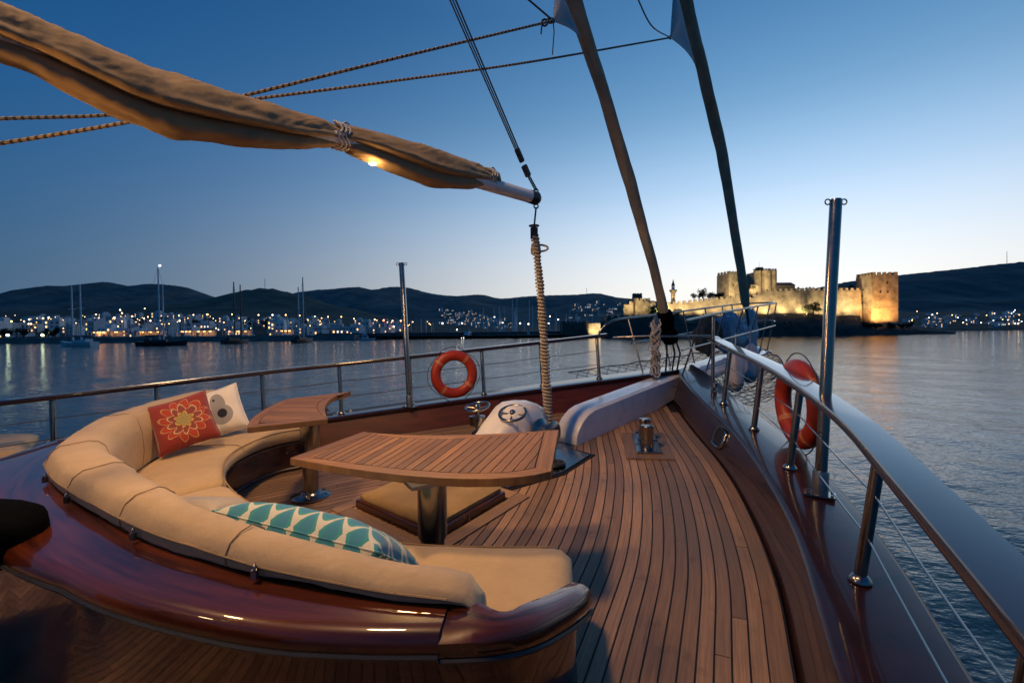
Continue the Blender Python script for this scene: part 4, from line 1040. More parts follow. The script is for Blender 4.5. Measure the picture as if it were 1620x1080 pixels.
# ================================================================== pulpit on the bowsprit
pu = thing('pulpit', 'steel tube pulpit railing standing round the bowsprit beyond the bow', 'railing')
def PU(s_, sg, h): 
    w_ = .62-.20*(s_-5.2)/5.4; return Bz(s_, TB+sg*w_+.02, h)
def zt_(s_): return 1.60+(s_-5.2)*.086
def zm_(s_): return 1.22+(s_-5.2)*.072
lp = topsP[-1]; ls = topsS[-1]
top_l = [Bz(lp[0].x, lp[0].y, lp[1]+.60), Bz(lp[0].x+.02, lp[0].y+.02, lp[1]+.72), PU(5.95, -1, zt_(5.95))]+[PU(s_, -1, zt_(s_)) for s_ in (7, 8, 9, 10.2)]
top_r = [PU(5.75, 1, zt_(5.75)-.02)]+[PU(s_, 1, zt_(s_)) for s_ in (7, 8, 9, 10.2)]
endl = [PU(10.2, -1, zt_(10.2)), PU(10.55, -.7, zt_(10.55)), PU(10.65, 0, zt_(10.65)), PU(10.55, .7, zt_(10.55)), PU(10.2, 1, zt_(10.2))]
MB().tube(cr(top_l, 6), .0165, 10).build('top_tube', STEEL, pu, smooth=True); MB().tube(cr(top_r, 6), .0165, 10).build('top_tube', STEEL, pu, smooth=True)
MB().tube(cr(endl, 6), .0165, 10).build('end_hoop', STEEL, pu, smooth=True)
MB().tube(cr([p-Vector((0, 0, .38)) for p in endl], 6), .0125, 10).build('end_hoop', STEEL, pu, smooth=True)
for sg in (-1, 1):
    MB().tube([PU(s_, sg, zm_(s_)) for s_ in (6.4 if sg < 0 else 5.6, 7, 8, 9, 10.2)], .0125, 8).build('mid_tube', STEEL, pu, smooth=True)
    for s_ in (6.3, 7.2, 8.1, 9.0, 9.8, 10.3):
        MB().tube([PU(s_, sg, zt_(s_)), Bz(s_+.0, TB+sg*.28, sprit_c(max(6.4, s_))-.05)], .0125, 8).build('upright', STEEL, pu, smooth=True)
# bow post where the starboard handrail ends, and the tube joining the two sides
bpz = Bz(ls[0].x+.33, ls[0].y-.30, 0); s1, t1 = ls[0].x+.47, ls[0].y-.30
MB().tube([Bz(s1, t1, capz(s1, t1)), Bz(s1, t1, 1.66)], .022, 12).build('bow_post', STEEL, pu, smooth=True)
MB().tube([Bz(s1, t1, 1.42), Bz(6.2, -.45, 1.42), Bz(lp[0].x+.25, lp[0].y+.08, 1.40)], .016, 10).build('cross_tube', STEEL, pu, smooth=True)
MB().torus(Bz(s1+.0, t1+.03, capz(s1, t1)+.05), (1, -1, .2), .045, .012, 18, 8).build('shackle', STEELD, pu, smooth=True)
settle(pu, Bz(s1, t1, capz(s1, t1)))
# post with coiled ropes at the port bow
rpz = thing('rope_post', 'post at the port bow hung with coils of rope', 'post')
pb_ = at(1036, 590, 6.55); pt_ = at(1037, 500, 6.55)
MB().tube([pb_-Vector((0, 0, .15)), pt_], .03, 12).build('post_tube', STEELD, rpz, smooth=True)
for k in range(5):
    c = pt_.lerp(pb_, .10+.18*k); pts = []
    for j in range(60):
        a = j*.42; pts.append(c+Vector((.055*math.cos(a)+.02*math.sin(j), .055*math.sin(a), -.16*(j/60)+.05*math.sin(j*.9+k))))
    MB().tube(pts, .011, 6).build('rope_coil', ROPE if k % 2 else ROPEW, rpz, smooth=True)
settle(rpz, pb_)
# net slung under the bowsprit on both sides
net = thing('bowsprit_net', 'knotted dark safety net slung under the bowsprit on both sides', 'net')
for sg in (-1, 1):
    m = MB(); nu, nv = 17, 9
    def NP(i, j):
        u = i/nu; v = j/nv
        s_ = 6.3+3.8*u; tin = TB+sg*.14; tout = TB+sg*(1.45*(1-u)**.8+.30)
        p = Bz(s_, tin+(tout-tin)*v, (sprit_c(max(6.4, s_))-.12)*(1-v)+v*(.78+.30*u)-.26*math.sin(math.pi*v)*(1-.5*u))
        return p+Vector((.045*mnoise.noise(Vector((i*.7, j*.9, sg))), .045*mnoise.noise(Vector((i*.8, j*.6, 5+sg))), .05*mnoise.noise(Vector((i*.5, j*.9, 9)))))
    for i in range(nu+1):
        for j in range(nv+1):
            if i < nu and j < nv: m.tube([NP(i, j), NP(i+1, j+1)], .006, 4); m.tube([NP(i+1, j), NP(i, j+1)], .006, 4)
    m.tube([NP(i, nv) for i in range(nu+1)], .010, 6); m.tube([NP(i, 0) for i in range(nu+1)], .008, 6)
    o = m.build('mesh_panel', ROPED, net, fixn=False); o['kind'] = 'stuff'
settle(net, Bz(6.6, TB, .9))
# fenders and bundles stowed at the pulpit
def fender(c, r_, h, label):
    g = thing('fender', label, 'fender', 'grey fenders hung at the pulpit')
    MB().lathe([(.02, -h/2-.03), (.05, -h/2-.02), (r_*.75, -h/2+.02), (r_, -h/2+.10), (r_, h/2-.10), (r_*.75, h/2-.02), (.05, h/2+.02), (.03, h/2+.05)], c, (.06, .02, 1), 24).build('body', FENDER, g, smooth=True, angle=60)
    MB().tube([c+Vector((0, 0, h/2)), c+Vector((.02, .02, h/2+.3))], .010, 6).build('lanyard', ROPEW, g, smooth=True)
    settle(g, c-Vector((0, 0, h/2)))
fender(at(1163, 587, 7.35), .135, .62, 'grey cylindrical fender hanging nearest the starboard handrail at the bow')
fender(at(1187, 575, 7.8), .125, .60, 'grey green fender hanging just behind the nearer fender')
def bundle(name, c, rx, ry, rz_, m_, label, cat, seed):
    me = MB(); vs = []; fs = []; n1, n2 = 36, 24
    for i in range(n2+1):
        th = math.pi*i/n2
        for j in range(n1):
            ph = 2*math.pi*j/n1; d = Vector((math.sin(th)*math.cos(ph), math.sin(th)*math.sin(ph), math.cos(th)))
            k = 1+.30*mnoise.noise(d*1.6+Vector((seed, 0, 0)))+.30*mnoise.noise(Vector((d.x*3.5+seed, d.y*3.5, d.z*1.2)))+.22*abs(mnoise.noise(d*6+Vector((0, seed, 0))))-.06
            vs.append(c+Vector((d.x*rx*k, d.y*ry*k, d.z*rz_*k)))
    for i in range(n2):
        for j in range(n1): fs.append((i*n1+j, i*n1+(j+1) % n1, (i+1)*n1+(j+1) % n1, (i+1)*n1+j))
    me.add(vs, fs); o = me.build(name, m_, smooth=True, angle=60); tag(o, label, cat); return o
bundle('blue_bundle', at(1152, 527, 8.6), .30, .40, .34, BLUET, 'crumpled blue tarpaulin bundle stowed in the pulpit', 'tarpaulin', 3)
bundle('olive_bundle', at(1118, 528, 8.2), .20, .30, .30, GREENT, 'dark olive canvas bundle stowed beside the blue tarpaulin', 'canvas', 8)
bundle('white_bundle', at(1187, 522, 9.4), .13, .2, .42, SAILW, 'pale bagged sail lashed at the bowsprit end', 'sail bag', 12)

# ================================================================== dark padded cover at the left edge
bc = MB(); c0 = at(0, 850, 2.0); rings = []
for k, (dx, sx, sz) in enumerate(((-.9, .24, .17), (-.4, .24, .17), (-.05, .20, .14), (.06, .16, .125), (.12, .11, .085), (.15, .05, .04))):
    c = c0+Vector((dx, -.06*max(0, dx), .04*min(0, dx)+.02*max(0, dx)*4)); ring = []
    for j in range(20):
        a = 2*math.pi*j/20; ca, sa = math.cos(a), math.sin(a)
        ring.append(c+Vector((0, sx*math.copysign(abs(ca)**.7, ca), sz*math.copysign(abs(sa)**.7, sa)+.01*mnoise.noise(Vector((dx*3, a, 1))))))
    rings.append(ring)
bc.loft(rings); tag(bc.build('padded_cover', BLACKF, smooth=True, angle=60), 'black padded cover poking in at the left edge behind the sofa surround', 'cover')
# cream deck cushion beyond the surround on the port side
pc = [sto(-120, 735, .45), sto(30, 715, .45), sto(62, 683, .45), sto(-120, 690, .45)]
sc_ = thing('side_sunbed', 'edge of a cream sunbed cushion beyond the sofa surround at the left edge', 'sunbed')
padded(pc, .36, .47, 'cushion', CREAM, sc_)
cc = sum((v2(p) for p in pc), Vector((0, 0)))/4
MB().prism([tuple(cc+(v2(p)-cc)*.96) for p in pc], 0, .36).build('plinth', MAHOG, sc_)
settle(sc_, Bt(cc.x, cc.y, 0))
# little pair of deck shackles by the hatch
for px, py, lab in ((738, 826, 'pair of tiny steel pins standing on the deck by the hatch corner'),):
    m = MB(); b = ond(px, py); m.tube([b, b+Vector((0, 0, .05))], .005, 6); m.tube([b+Vector((.022, 0, 0)), b+Vector((.022, 0, .045))], .005, 6); tag(m.build('deck_pin', STEEL, smooth=True), lab, 'deck fitting')

# ================================================================== deckhouse behind the photographer
dh = thing('deckhouse', 'varnished wooden deckhouse with windows aft of the mast', 'deckhouse')
def DH(x, y): return (x, y)
MB().prism([(-9, -2.3), (-3.4, -2.0), (-3.4, 1.5), (-9, 1.8)], -.2, 1.95).build('walls', MAHOG, dh)
MB().prism([(-9.4, -2.7), (-2.9, -2.4), (-2.9, 1.9), (-9.4, 2.2)], 1.96, 2.10).build('roof', WHITEP, dh)
for t_ in (-1.5, -.75, .0, .75):
    MB().prism([(-3.42, t_-.28), (-3.37, t_-.28), (-3.37, t_+.28), (-3.42, t_+.28)], .95, 1.6).build('window', GLASSD, dh)
settle(dh, Bt(-6, -.2, 0))
# ================================================================== hills, shores
HILLM = mat('hazed_hill_scrub', (.16, .175, .165), .95, col2=(.062, .080, .085), scale=.012, detail=9, spec=.1)  # scrub lightened and blued: distance haze is put into the colour
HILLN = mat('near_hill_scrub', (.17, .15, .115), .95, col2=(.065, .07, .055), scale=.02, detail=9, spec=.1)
GROUND = mat('shore_ground', (.09, .08, .065), .95, var=.4, scale=.08, detail=8, spec=.1)
STONEQ = mat('quay_stone', (.20, .19, .175), .9, var=.3, scale=.25, detail=8, bump=.6, bscale=1.2)
ROCKM = mat('dark_rock', (.045, .043, .036), .95, var=.55, scale=.12, detail=9, bump=.8, bscale=.8)
def ridge(name, label, pts, Y, depth_front, m_, foot=0.0, rough=.012, seed=0):
    P = cr([Vector((a, b, 0)) for a, b in pts], 10); rows = []
    for p in P:
        top = at(p.x, p.y, Y); row = []
        hgt = top.z-SEA
        for k in range(13):
            f = k/12                                   # 0 at the foot, 1 at the crest
            yy = Y-depth_front*(1-f); z = SEA+foot+(hgt-foot)*(f**1.15 if f < 1 else 1)
            q = Vector((top.x*yy/Y*(1-.0)+top.x*(1-yy/Y), yy, z))
            nz = mnoise.fractal(Vector((q.x*.004+seed, q.y*.004, 0)), 1, 2, 5)
            fine = mnoise.fractal(Vector((q.x*.05+seed, q.y*.02, 3)), 1, 2, 4)
            q.z += (hgt*.16*nz*math.sin(math.pi*f) if f < 1 else 0)+fine*rough*hgt*(f > .0)
            q.z = max(q.z, SEA-1) if f > 0 else SEA-2
            row.append(q)
        bk = Vector((top.x, Y+depth_front*.8, SEA-2)); row.append(top.lerp(bk, .5)+Vector((0, 0, hgt*.15))); row.append(bk)
        rows.append(row)
    o = MB().loft(rows, closed=False, cap=False).build(name, m_, smooth=True, angle=80, fixn=False)
    tag(o, label, 'hill', kind='structure'); return o
ridge('hill', 'far blue hill with a rounded peak at the left', [(-330, 478), (-200, 486), (-80, 480), (0, 474), (50, 464), (100, 459), (132, 452), (160, 446), (182, 448), (205, 452), (235, 449), (270, 451), (300, 456), (322, 466), (345, 471), (390, 484), (440, 500), (480, 518)], 3000, 1700, HILLM, 20, .010, 2)
ridge('hill', 'long dark wooded hill ridge behind the marina', [(380, 500), (430, 482), (462, 470), (490, 460), (525, 457), (565, 454), (590, 458), (615, 454), (645, 455), (682, 464), (720, 468), (760, 466), (792, 472), (830, 469), (870, 467), (910, 466), (945, 464), (975, 470), (1005, 473), (1100, 482), (1200, 486), (1260, 492)], 2300, 1300, HILLM, 10, .010, 7)
ridge('hill', 'nearer dark hill with masts on its top at the left', [(180, 512), (240, 502), (290, 488), (330, 474), (360, 466), (388, 459), (420, 456), (442, 459), (470, 466), (490, 471), (525, 482), (565, 490), (610, 500), (680, 512), (740, 520)], 1250, 600, HILLN, 8, .022, 13)
ridge('hill', 'large dark hill rising at the right behind the castle tower', [(1120, 498), (1180, 484), (1250, 464), (1290, 456), (1320, 450), (1345, 445), (1385, 440), (1425, 435), (1480, 429), (1520, 425), (1560, 420), (1620, 414), (1720, 404), (1850, 398), (2100, 412), (2300, 440)], 1500, 800, HILLM, 6, .012, 21)
# low town ground along the left shore
def gz(x, Y):                                          # ground height behind the quay
    k = max(0, Y-222)
    left = max(0, min(1, (-x/ max(1, Y)-.10)/.6))
    return SEA+1.6+k*(.020+.055*left)+.6*mnoise.noise(Vector((x*.02, Y*.02, 0)))
g = MB(); rows = []
for i in range(61):
    x = -1.6+i*(1.72/60); rows.append([Vector((x*Y, Y, gz(x*Y, Y))) for Y in (222, 250, 290, 340, 400, 480, 600, 760, 950)])
g.loft(rows, closed=False, cap=False); tag(g.build('shore_ground', GROUND, smooth=True, fixn=False), 'low ground of the lit town along the left shore', 'ground', kind='structure')
g = MB(); rows = []
for i in range(40):
    x = .60+i*(1.1/39); rows.append([Vector((x*Y, Y, SEA+zz+.8*mnoise.noise(Vector((x*30, Y*.01, 4))))) for Y, zz in ((430, -.6), (436, 1.2), (480, 4), (540, 11), (620, 20), (720, 28), (860, 30))])
g.loft(rows, closed=False, cap=False); tag(g.build('right_shore_ground', GROUND, smooth=True, fixn=False), 'dark sloping shore at the far right below the hill', 'ground', kind='structure')
# quay
def wallpath(name, label, pts, h, th, m_, kind='structure'):
    rows = []
    for p in pts:
        b = Vector(p); rows.append([Vector((b.x, b.y, SEA-1)), Vector((b.x, b.y+.15, SEA+h)), Vector((b.x, b.y+th, SEA+h)), Vector((b.x, b.y+th, SEA-1))])
    return tag(MB().loft(rows).build(name, m_), label, 'quay', kind=kind)
wallpath('quay', 'long pale stone quay along the left shore', [at(-420, 540, 195), at(0, 540, 198), at(180, 540, 205), at(400, 538, 210), at(560, 536, 214)], 2.4, 14, STONEQ)
wallpath('breakwater', 'low dark marina breakwater in the middle distance', [at(500, 530, 219), at(640, 530, 228), at(760, 530, 232), at(905, 530, 236)], 3.1, 7, mat('breakwater_stone', (.11, .10, .10), .9, var=.35, scale=.3, detail=8, bump=.6, bscale=1.0))

# ================================================================== houses and lamps
HW1 = mat('house_white', (.74, .71, .69), .9, var=.1, scale=.4, rand=.25); HW2 = mat('house_roof', (.20, .10, .07), .9, var=.2, scale=.5)
HWD = mat('house_window_dark', (.02, .025, .035), .2); HWL = mat('house_window_lit', (.8, .6, .35), .6, emit=(1, .56, .22), estr=2.2)
HWL2 = mat('house_window_cool', (.8, .75, .7), .6, emit=(.95, .85, .75), estr=1.4)
def house_mesh(w_, d_, h, seed, lit):
    rnd = random.Random(seed); m = MB()
    m.box((0, 0, h/2), (w_, d_, h)); m.box((0, 0, h+.15), (w_+.5, d_+.5, .3), mi=(1 if seed % 3 == 0 else 0))
    if seed % 2: m.box((w_*.2, 0, h+1.2), (w_*.45, d_*.6, 1.9))
    fl = max(1, int(h/3)); nw = max(2, int(w_/2.4))
    for f in range(fl):
        for k in range(nw):
            x = -w_/2+(k+.5)*w_/nw; z = 1.5+f*3; mi = 3 if rnd.random() < lit else (4 if rnd.random() < lit*.4 else 2)
            m.box((x, -d_/2-.02, z), (.95, .10, 1.3), mi=mi)
            m.box((x, -d_/2-.12, z-.72), (1.2, .25, .10), mi=0)
    o = m.build('house', [HW1, HW2, HWD, HWL, HWL2])
    COL.objects.unlink(o); return o
PROTO = [house_mesh(*a) for a in ((8, 7, 6, 1, .22), (11, 8, 6, 2, .18), (7, 7, 4, 3, .25), (13, 9, 7, 4, .15), (9, 8, 9, 5, .2), (6, 6, 3.4, 6, .3), (15, 9, 4, 7, .25))]
STY = ('two storey', 'broad two storey', 'small low', 'wide two storey', 'tall three storey', 'tiny one storey', 'long low')
def put_house(loc, rz, sc, label, grp):
    ki = random.randrange(len(PROTO)); p = PROTO[ki]; label = STY[ki]+' '+label; o = p.copy(); COL.objects.link(o); o.location = loc; o.rotation_euler = (0, 0, rz); o.scale = (sc, sc, sc)
    tag(o, label, 'house', grp)
rnd = random.Random(5)
for i in range(190):
    px = rnd.uniform(-60, 640); Y = 228+(rnd.random()**1.15)*260; p = at(px, 520, Y)
    put_house((p.x, Y, gz(p.x, Y)-.3), rnd.uniform(-.4, .4), rnd.uniform(.55, .85), 'pale house in the left town '+('at the far left end' if px < 85 else 'behind the white anchored sailboat' if px < 190 else 'behind the sailboat with the masthead light' if px < 310 else 'behind the dark masted sailboat' if px < 420 else 'behind the sailboat at the quay end' if px < 530 else 'towards the breakwater'), 'houses of the town on the left shore')
for i in range(120):
    px = rnd.gauss(748, 42); py = 489+abs(px-705)*.19+rnd.uniform(-2, 20)
    if px < 695 or px > 850: continue
    Y = 860-(py-487)*9; p = at(px, py, Y)
    put_house((p.x, Y, p.z-2), rnd.uniform(-.5, .5), rnd.uniform(.42, .68), 'pale house '+('high' if py < 497 else 'low')+' on the lit hillside behind the marina', 'houses on the hillside behind the marina')
for i in range(34):
    px = rnd.uniform(905, 985); py = rnd.uniform(480, 503); Y = 820; p = at(px, py, Y)
    put_house((p.x, Y+rnd.uniform(-40, 40), p.z-2), rnd.uniform(-.5, .5), rnd.uniform(.5, .75), 'pale house on the slope left of the castle', 'houses on the slope left of the castle')
for i in range(62):
    px = rnd.uniform(1424, 1660); Y = rnd.uniform(445, 640); zz = SEA+(4+(Y-480)*.11 if Y > 480 else 2); p = at(px, 500, Y)
    put_house((p.x, Y, zz-.6), rnd.uniform(-.4, .4), rnd.uniform(.5, .8), 'dim house on the far right shore '+('nearest the castle tower' if px < 1500 else 'near the right edge'), 'houses on the far right shore')
LAMPS = {}
def lampmat(col, s):
    k = (col, s)
    if k not in LAMPS: LAMPS[k] = mat('street_light_glow', col, .5, emit=col, estr=s)
    return LAMPS[k]
def street_lamp(base, h, col, r_, s, label, grp):
    g = thing('street_lamp', label, 'street lamp', grp)
    m = MB(); m.tube([(0, 0, 0), (0, 0, h)], .09, 6); m.tube([(0, 0, h-.1), (0, -.8, h)], .06, 5); o1 = m.build('post', DARKP, g)
    m = MB(); m.lathe([(0, -r_), (r_*.7, -r_*.7), (r_, 0), (r_*.7, r_*.7), (0, r_)], (0, -.8, h-r_), n=10); m.build('globe', lampmat(col, s), g, smooth=True)
    g.location = base
WARM, WHT, RED = (1, .52, .18), (1, .80, .55), (1, .22, .10)
LSH = 'warm street lamp in the town on the left shore'
for x, y in ((18, 508), (23, 513), (38, 508), (46, 505), (49, 512), (68, 503), (77, 502), (99, 506), (128, 503), (152, 497), (156, 503), (176, 509), (190, 490), (193, 495), (181, 502), (209, 500), (193, 508), (229, 488), (228, 504), (234, 501), (238, 507), (253, 507), (283, 499), (284, 507), (306, 498), (328, 497), (328, 508), (367, 497), (409, 498), (431, 498), (452, 498), (474, 499), (498, 500), (509, 503), (519, 501), (540, 501), (560, 504)):
    Y = rnd.uniform(245, 330); p = at(x, y, Y); zb = gz(p.x, Y); h = max(3.0, p.z-zb)
    street_lamp((p.x, Y+.8, zb), h+.3, WARM if rnd.random() < .8 else WHT, rnd.uniform(.30, .44), 10, LSH, 'street lamps of the left town')
for i in range(60):
    x = rnd.uniform(0, 690); Y = rnd.uniform(235, 420); p = at(x, 500, Y); zb = gz(p.x, Y); street_lamp((p.x, Y, zb), rnd.uniform(2.5, 7), rnd.choice((WARM, WARM, WHT, (1, .5, .2))), rnd.uniform(.16, .30), 9, LSH, 'street lamps of the left town')
for x, y, c, r_ in ((12, 529, (.85, 1, .6), .55), (67, 529, (.85, 1, .6), .55)):
    Y = 204; p = at(x, y, Y); street_lamp((p.x, Y+.8, SEA+2.4), max(1.2, p.z-SEA-2.1), c, r_, 8, 'bright greenish lamp standing on the quay edge at far left', 'greenish quay lamps')
for x, y, c in ((593, 505, RED), (607, 506, RED), (621, 507, RED), (623, 516, WHT), (634, 507, RED)):
    Y = 262; p = at(x, y, Y); street_lamp((p.x, Y+.8, SEA+2.0), p.z-SEA-1.7, c, .45, 9, 'reddish lamp behind the marina breakwater', 'reddish lamps behind the breakwater')
for x, y in ((782, 501), (795, 510), (823, 511), (836, 512), (868, 511), (870, 500), (883, 505), (700, 511), (731, 511), (723, 521)):
    Y = 300; p = at(x, y, Y); street_lamp((p.x, Y+.8, SEA+1), p.z-SEA-.7, WHT, .45, 8, 'white lamp among the marina masts', 'lamps among the marina masts')
for i in range(26):
    x = rnd.uniform(1427, 1615); y = rnd.uniform(489, 513); Y = 470+(513-y)*5; p = at(x, y, Y); street_lamp((p.x, Y, p.z-4), 4.2, rnd.choice((WHT, (.8, .9, 1), WARM)), .5, 6, 'small white light on the far right shore', 'lights on the far right shore')
# low lit sheds and dining terraces behind the quay
for i, (x, Y) in enumerate(((150, 224), (168, 226), (232, 226), (290, 228), (318, 229), (372, 228), (448, 230))):
    p = at(x, 525, Y); g = thing('waterside_restaurant', ['leftmost','second from left','third from left','middle','third from right','second from right','rightmost'][i]+' glowing open fronted restaurant behind the left quay', 'restaurant', 'lit restaurants behind the left quay')
    w_ = 6+3*(i % 3); m = MB(); m.box((0, 2, 3.1), (w_, 6, .25)); m.box((0, 4.8, 1.5), (w_, .3, 3)); 
    for k in range(4): m.box((-w_/2+.2+k*(w_-.4)/3, -.8, 1.5), (.2, .2, 3))
    m.build('shelter', HW1, g)
    for k in range(3): MB().box((-w_/3+k*w_/3, 2.2, 2.55), (.9, .9, .35)).build('hanging_lamp', lampmat((1, .48, .16), 5), g)
    MB().box((0, 1.5, .75), (w_*.8, 2, .1)).build('table_row', HW2, g)
    g.location = (p.x, Y, gz(p.x, Y))

# ================================================================== boats
BHW = mat('boat_white', (.62, .62, .62), .4, var=.05); BHD = mat('boat_dark', (.035, .025, .025), .4, var=.2); MASTM = mat('mast_pale', (.82, .80, .78), .45, var=.1); MASTD = mat('mast_dark', (.10, .085, .08), .5)
def hull_mb(L_, bm_, fb, rake=.12):
    m = MB(); rings = []
    for k in range(13):
        u = k/12; x = -L_/2+L_*u; wv_ = bm_/2*(math.sin(math.pi*min(1, .22+u*.80))**.7 if u < .97 else .06); sh = fb*(1+.45*(2*u-1)**2*(1.2 if u > .5 else .6)); ov = L_*rake*max(0, u-.6)
        rings.append([(x, -wv_*.5, -.6), (x+ov*.3, -wv_*.9, .15), (x+ov, -wv_, sh), (x+ov, wv_, sh), (x+ov*.3, wv_*.9, .15), (x, wv_*.5, -.6)])
    m.loft([[Vector(p) for p in r] for r in rings]); return m
def sail_yacht(name, loc, rz, L_, masts, hullm, mm, label, grp=None, detail=True):
    g = thing(name, label, 'sailboat', grp); o = hull_mb(L_, L_*.26, L_*.085).build('hull', hullm, g, smooth=True, angle=40)
    fb = L_*.085
    m = MB(); m.box((-L_*.08, 0, fb+.35), (L_*.38, L_*.14, .75)); m.box((-L_*.28, 0, fb+.55), (L_*.12, L_*.15, 1.1)); m.build('cabin', BHW if hullm is BHW else BHD, g, bevel=.1)
    for k, (dx, h) in enumerate(masts):
        m = MB(); m.tube([(dx, 0, 0), (dx, 0, h)], lambda u: .25-.08*u, 8); m.tube([(dx, -L_*.08, h*.62), (dx, L_*.08, h*.62)], .05, 5); m.build('mast', mm, g)
        if detail:
            m = MB(); m.tube([(dx, 0, fb+1.9), (dx-L_*.30, 0, fb+1.8)], .22, 8); m.build('boom', MASTD, g)
            m = MB()
            for a in (-1, 1): m.tube([(dx, 0, h*.97), (dx, a*L_*.08, h*.62), (dx-.2, a*L_*.12, fb)], .025, 4)
            m.tube([(dx, 0, h*.98), (dx+L_*.36*(1 if k == 0 else .5), 0, fb*1.3)], .03, 4); m.tube([(dx, 0, h*.98), (-L_*.48, 0, fb*1.2)], .025, 4); m.build('rigging', MASTD, g)
    g.location = loc; g.rotation_euler = (0, 0, rz); return g
def wat(px, py): return onz(px, py, SEA)
def mh(px, ytop, Y): return at(px, ytop, Y).z-SEA
for (px, py, rz, hm, mm, ml, lab, L_) in (
    (124, 548, R(165), BHW, MASTM, ((112, 452), (130, 450)), 'white two masted sailboat at anchor nearest the left quay', 13),
    (256, 546.5, R(20), BHD, MASTM, ((253, 420), (258, 450)), 'dark two masted sailboat with the tallest mast and a masthead light', 12),
    (373, 543, R(80), BHD, MASTD, ((372, 446), (376, 449)), 'dark sailboat with two close dark masts before the orange lit quay', 11),
    (480, 541.5, R(85), BHD, MASTM, ((476, 455), (480, 438)), 'dark hulled sailboat with two pale masts at the end of the quay', 12)):
    p = wat(px, py); c, s_ = math.cos(rz), math.sin(rz); ms = []
    for mx, my in ml:
        d = at(mx, 520, p.y).x-p.x; dx = d/c if abs(c) > .3 else d/.3*math.copysign(1, c); dx = max(-L_*.3, min(L_*.3, dx)); ms.append((dx, mh(mx, my, p.y)))
    sail_yacht('anchored_sailboat', p, rz, L_, ms, hm, mm, lab)
p = wat(256, 546.5); q = at(253, 420, p.y)
g = thing('masthead_light', 'cold white masthead light on the tallest anchored sailboat', 'light'); MB().lathe([(0, -.3), (.3, 0), (0, .3)], (0, 0, 0), n=10).build('globe', lampmat((.7, .85, 1), 8), g); g.location = q
# rows of moored yachts behind the breakwater and quay, told apart only by their masts
for i in range(58):
    px = rnd.uniform(765, 975) if i < 40 else rnd.uniform(500, 760); Y = rnd.uniform(255, 300); p = at(px, 525, Y); h = rnd.uniform(10, 18) if i < 40 else rnd.uniform(7, 12)
    if i == 0: px, h = 811, 23.5
    if i == 1: px, h = 818, 26
    if i == 2: px, h = 838, 22
    if i == 3: px, h = 843, 20
    p = at(px, 525, Y); sail_yacht('moored_yacht', (p.x, Y, SEA), R(rnd.choice((80, 95, 100, -85))), h*.62, ((.5, h),), BHW, MASTM, 'pale masted yacht moored in the marina behind the breakwater', 'yachts moored behind the breakwater', False)
for i in range(22):
    px = rnd.uniform(190, 500); Y = rnd.uniform(214, 222); p = at(px, 525, Y); h = rnd.uniform(7, 11)
    sail_yacht('berthed_yacht', (p.x, Y+8, SEA+1.5), R(rnd.choice((85, 95, -85))), h*.62, ((.3, h),), BHW, MASTM, 'small pale masted yacht laid up behind the left quay', 'yachts laid up behind the left quay', False)
def motor_yacht(loc, rz, L_, label, col, lit=False):
    g = thing('motor_yacht', label, 'motor boat'); hull_mb(L_, L_*.30, L_*.10, .2).build('hull', col, g, smooth=True, angle=40); fb = L_*.10
    m = MB(); m.loft([[Vector((x, -w_, z)), Vector((x, w_, z)), Vector((x-tp_, w_*.85, z+h)), Vector((x-tp_, -w_*.85, z+h))] for x, w_, z, h, tp_ in ((-L_*.30, L_*.11, fb, 1.7, 0), (L_*.05, L_*.11, fb, 1.7, .3), (L_*.16, L_*.10, fb, 1.2, .8))]); m.build('cabin', BHW, g, bevel=.08)
    m = MB(); m.box((-L_*.12, 0, fb+2.4), (L_*.28, L_*.17, .15)); m.box((-L_*.12, 0, fb+2.0), (L_*.24, L_*.15, .7)); m.build('flybridge', BHW, g)
    for a in (-1, 1): MB().box((-L_*.1, a*L_*.110, fb+1.0), (L_*.26, .06, .6)).build('window', GLASSD, g)
    MB().tube([(-L_*.2, 0, fb+2.4), (-L_*.22, 0, fb+4.2)], .05, 6).build('aerial', MASTM, g)
    if lit:
        for a in (-.35, .35): MB().lathe([(0, -.14), (.14, 0), (0, .14)], (L_*.62, a*1.6, fb*.35), n=8).build('bow_light', lampmat((1, .95, .85), 10), g)
    g.location = loc; g.rotation_euler = (0, 0, rz)
motor_yacht(wat(580, 537.5), R(15), 7, 'small pale motor boat before the breakwater end', BHW)
motor_yacht(wat(739, 535.2), R(-100), 13, 'dark hulled motor yacht with two bright bow lights by the breakwater', BHD, True)
motor_yacht(wat(712, 534.6), R(-95), 8, 'small dark motor boat left of the lit motor yacht', BHD)
motor_yacht(wat(836, 534), R(-70), 7, 'small pale motor boat by the breakwater under the masts', BHW)

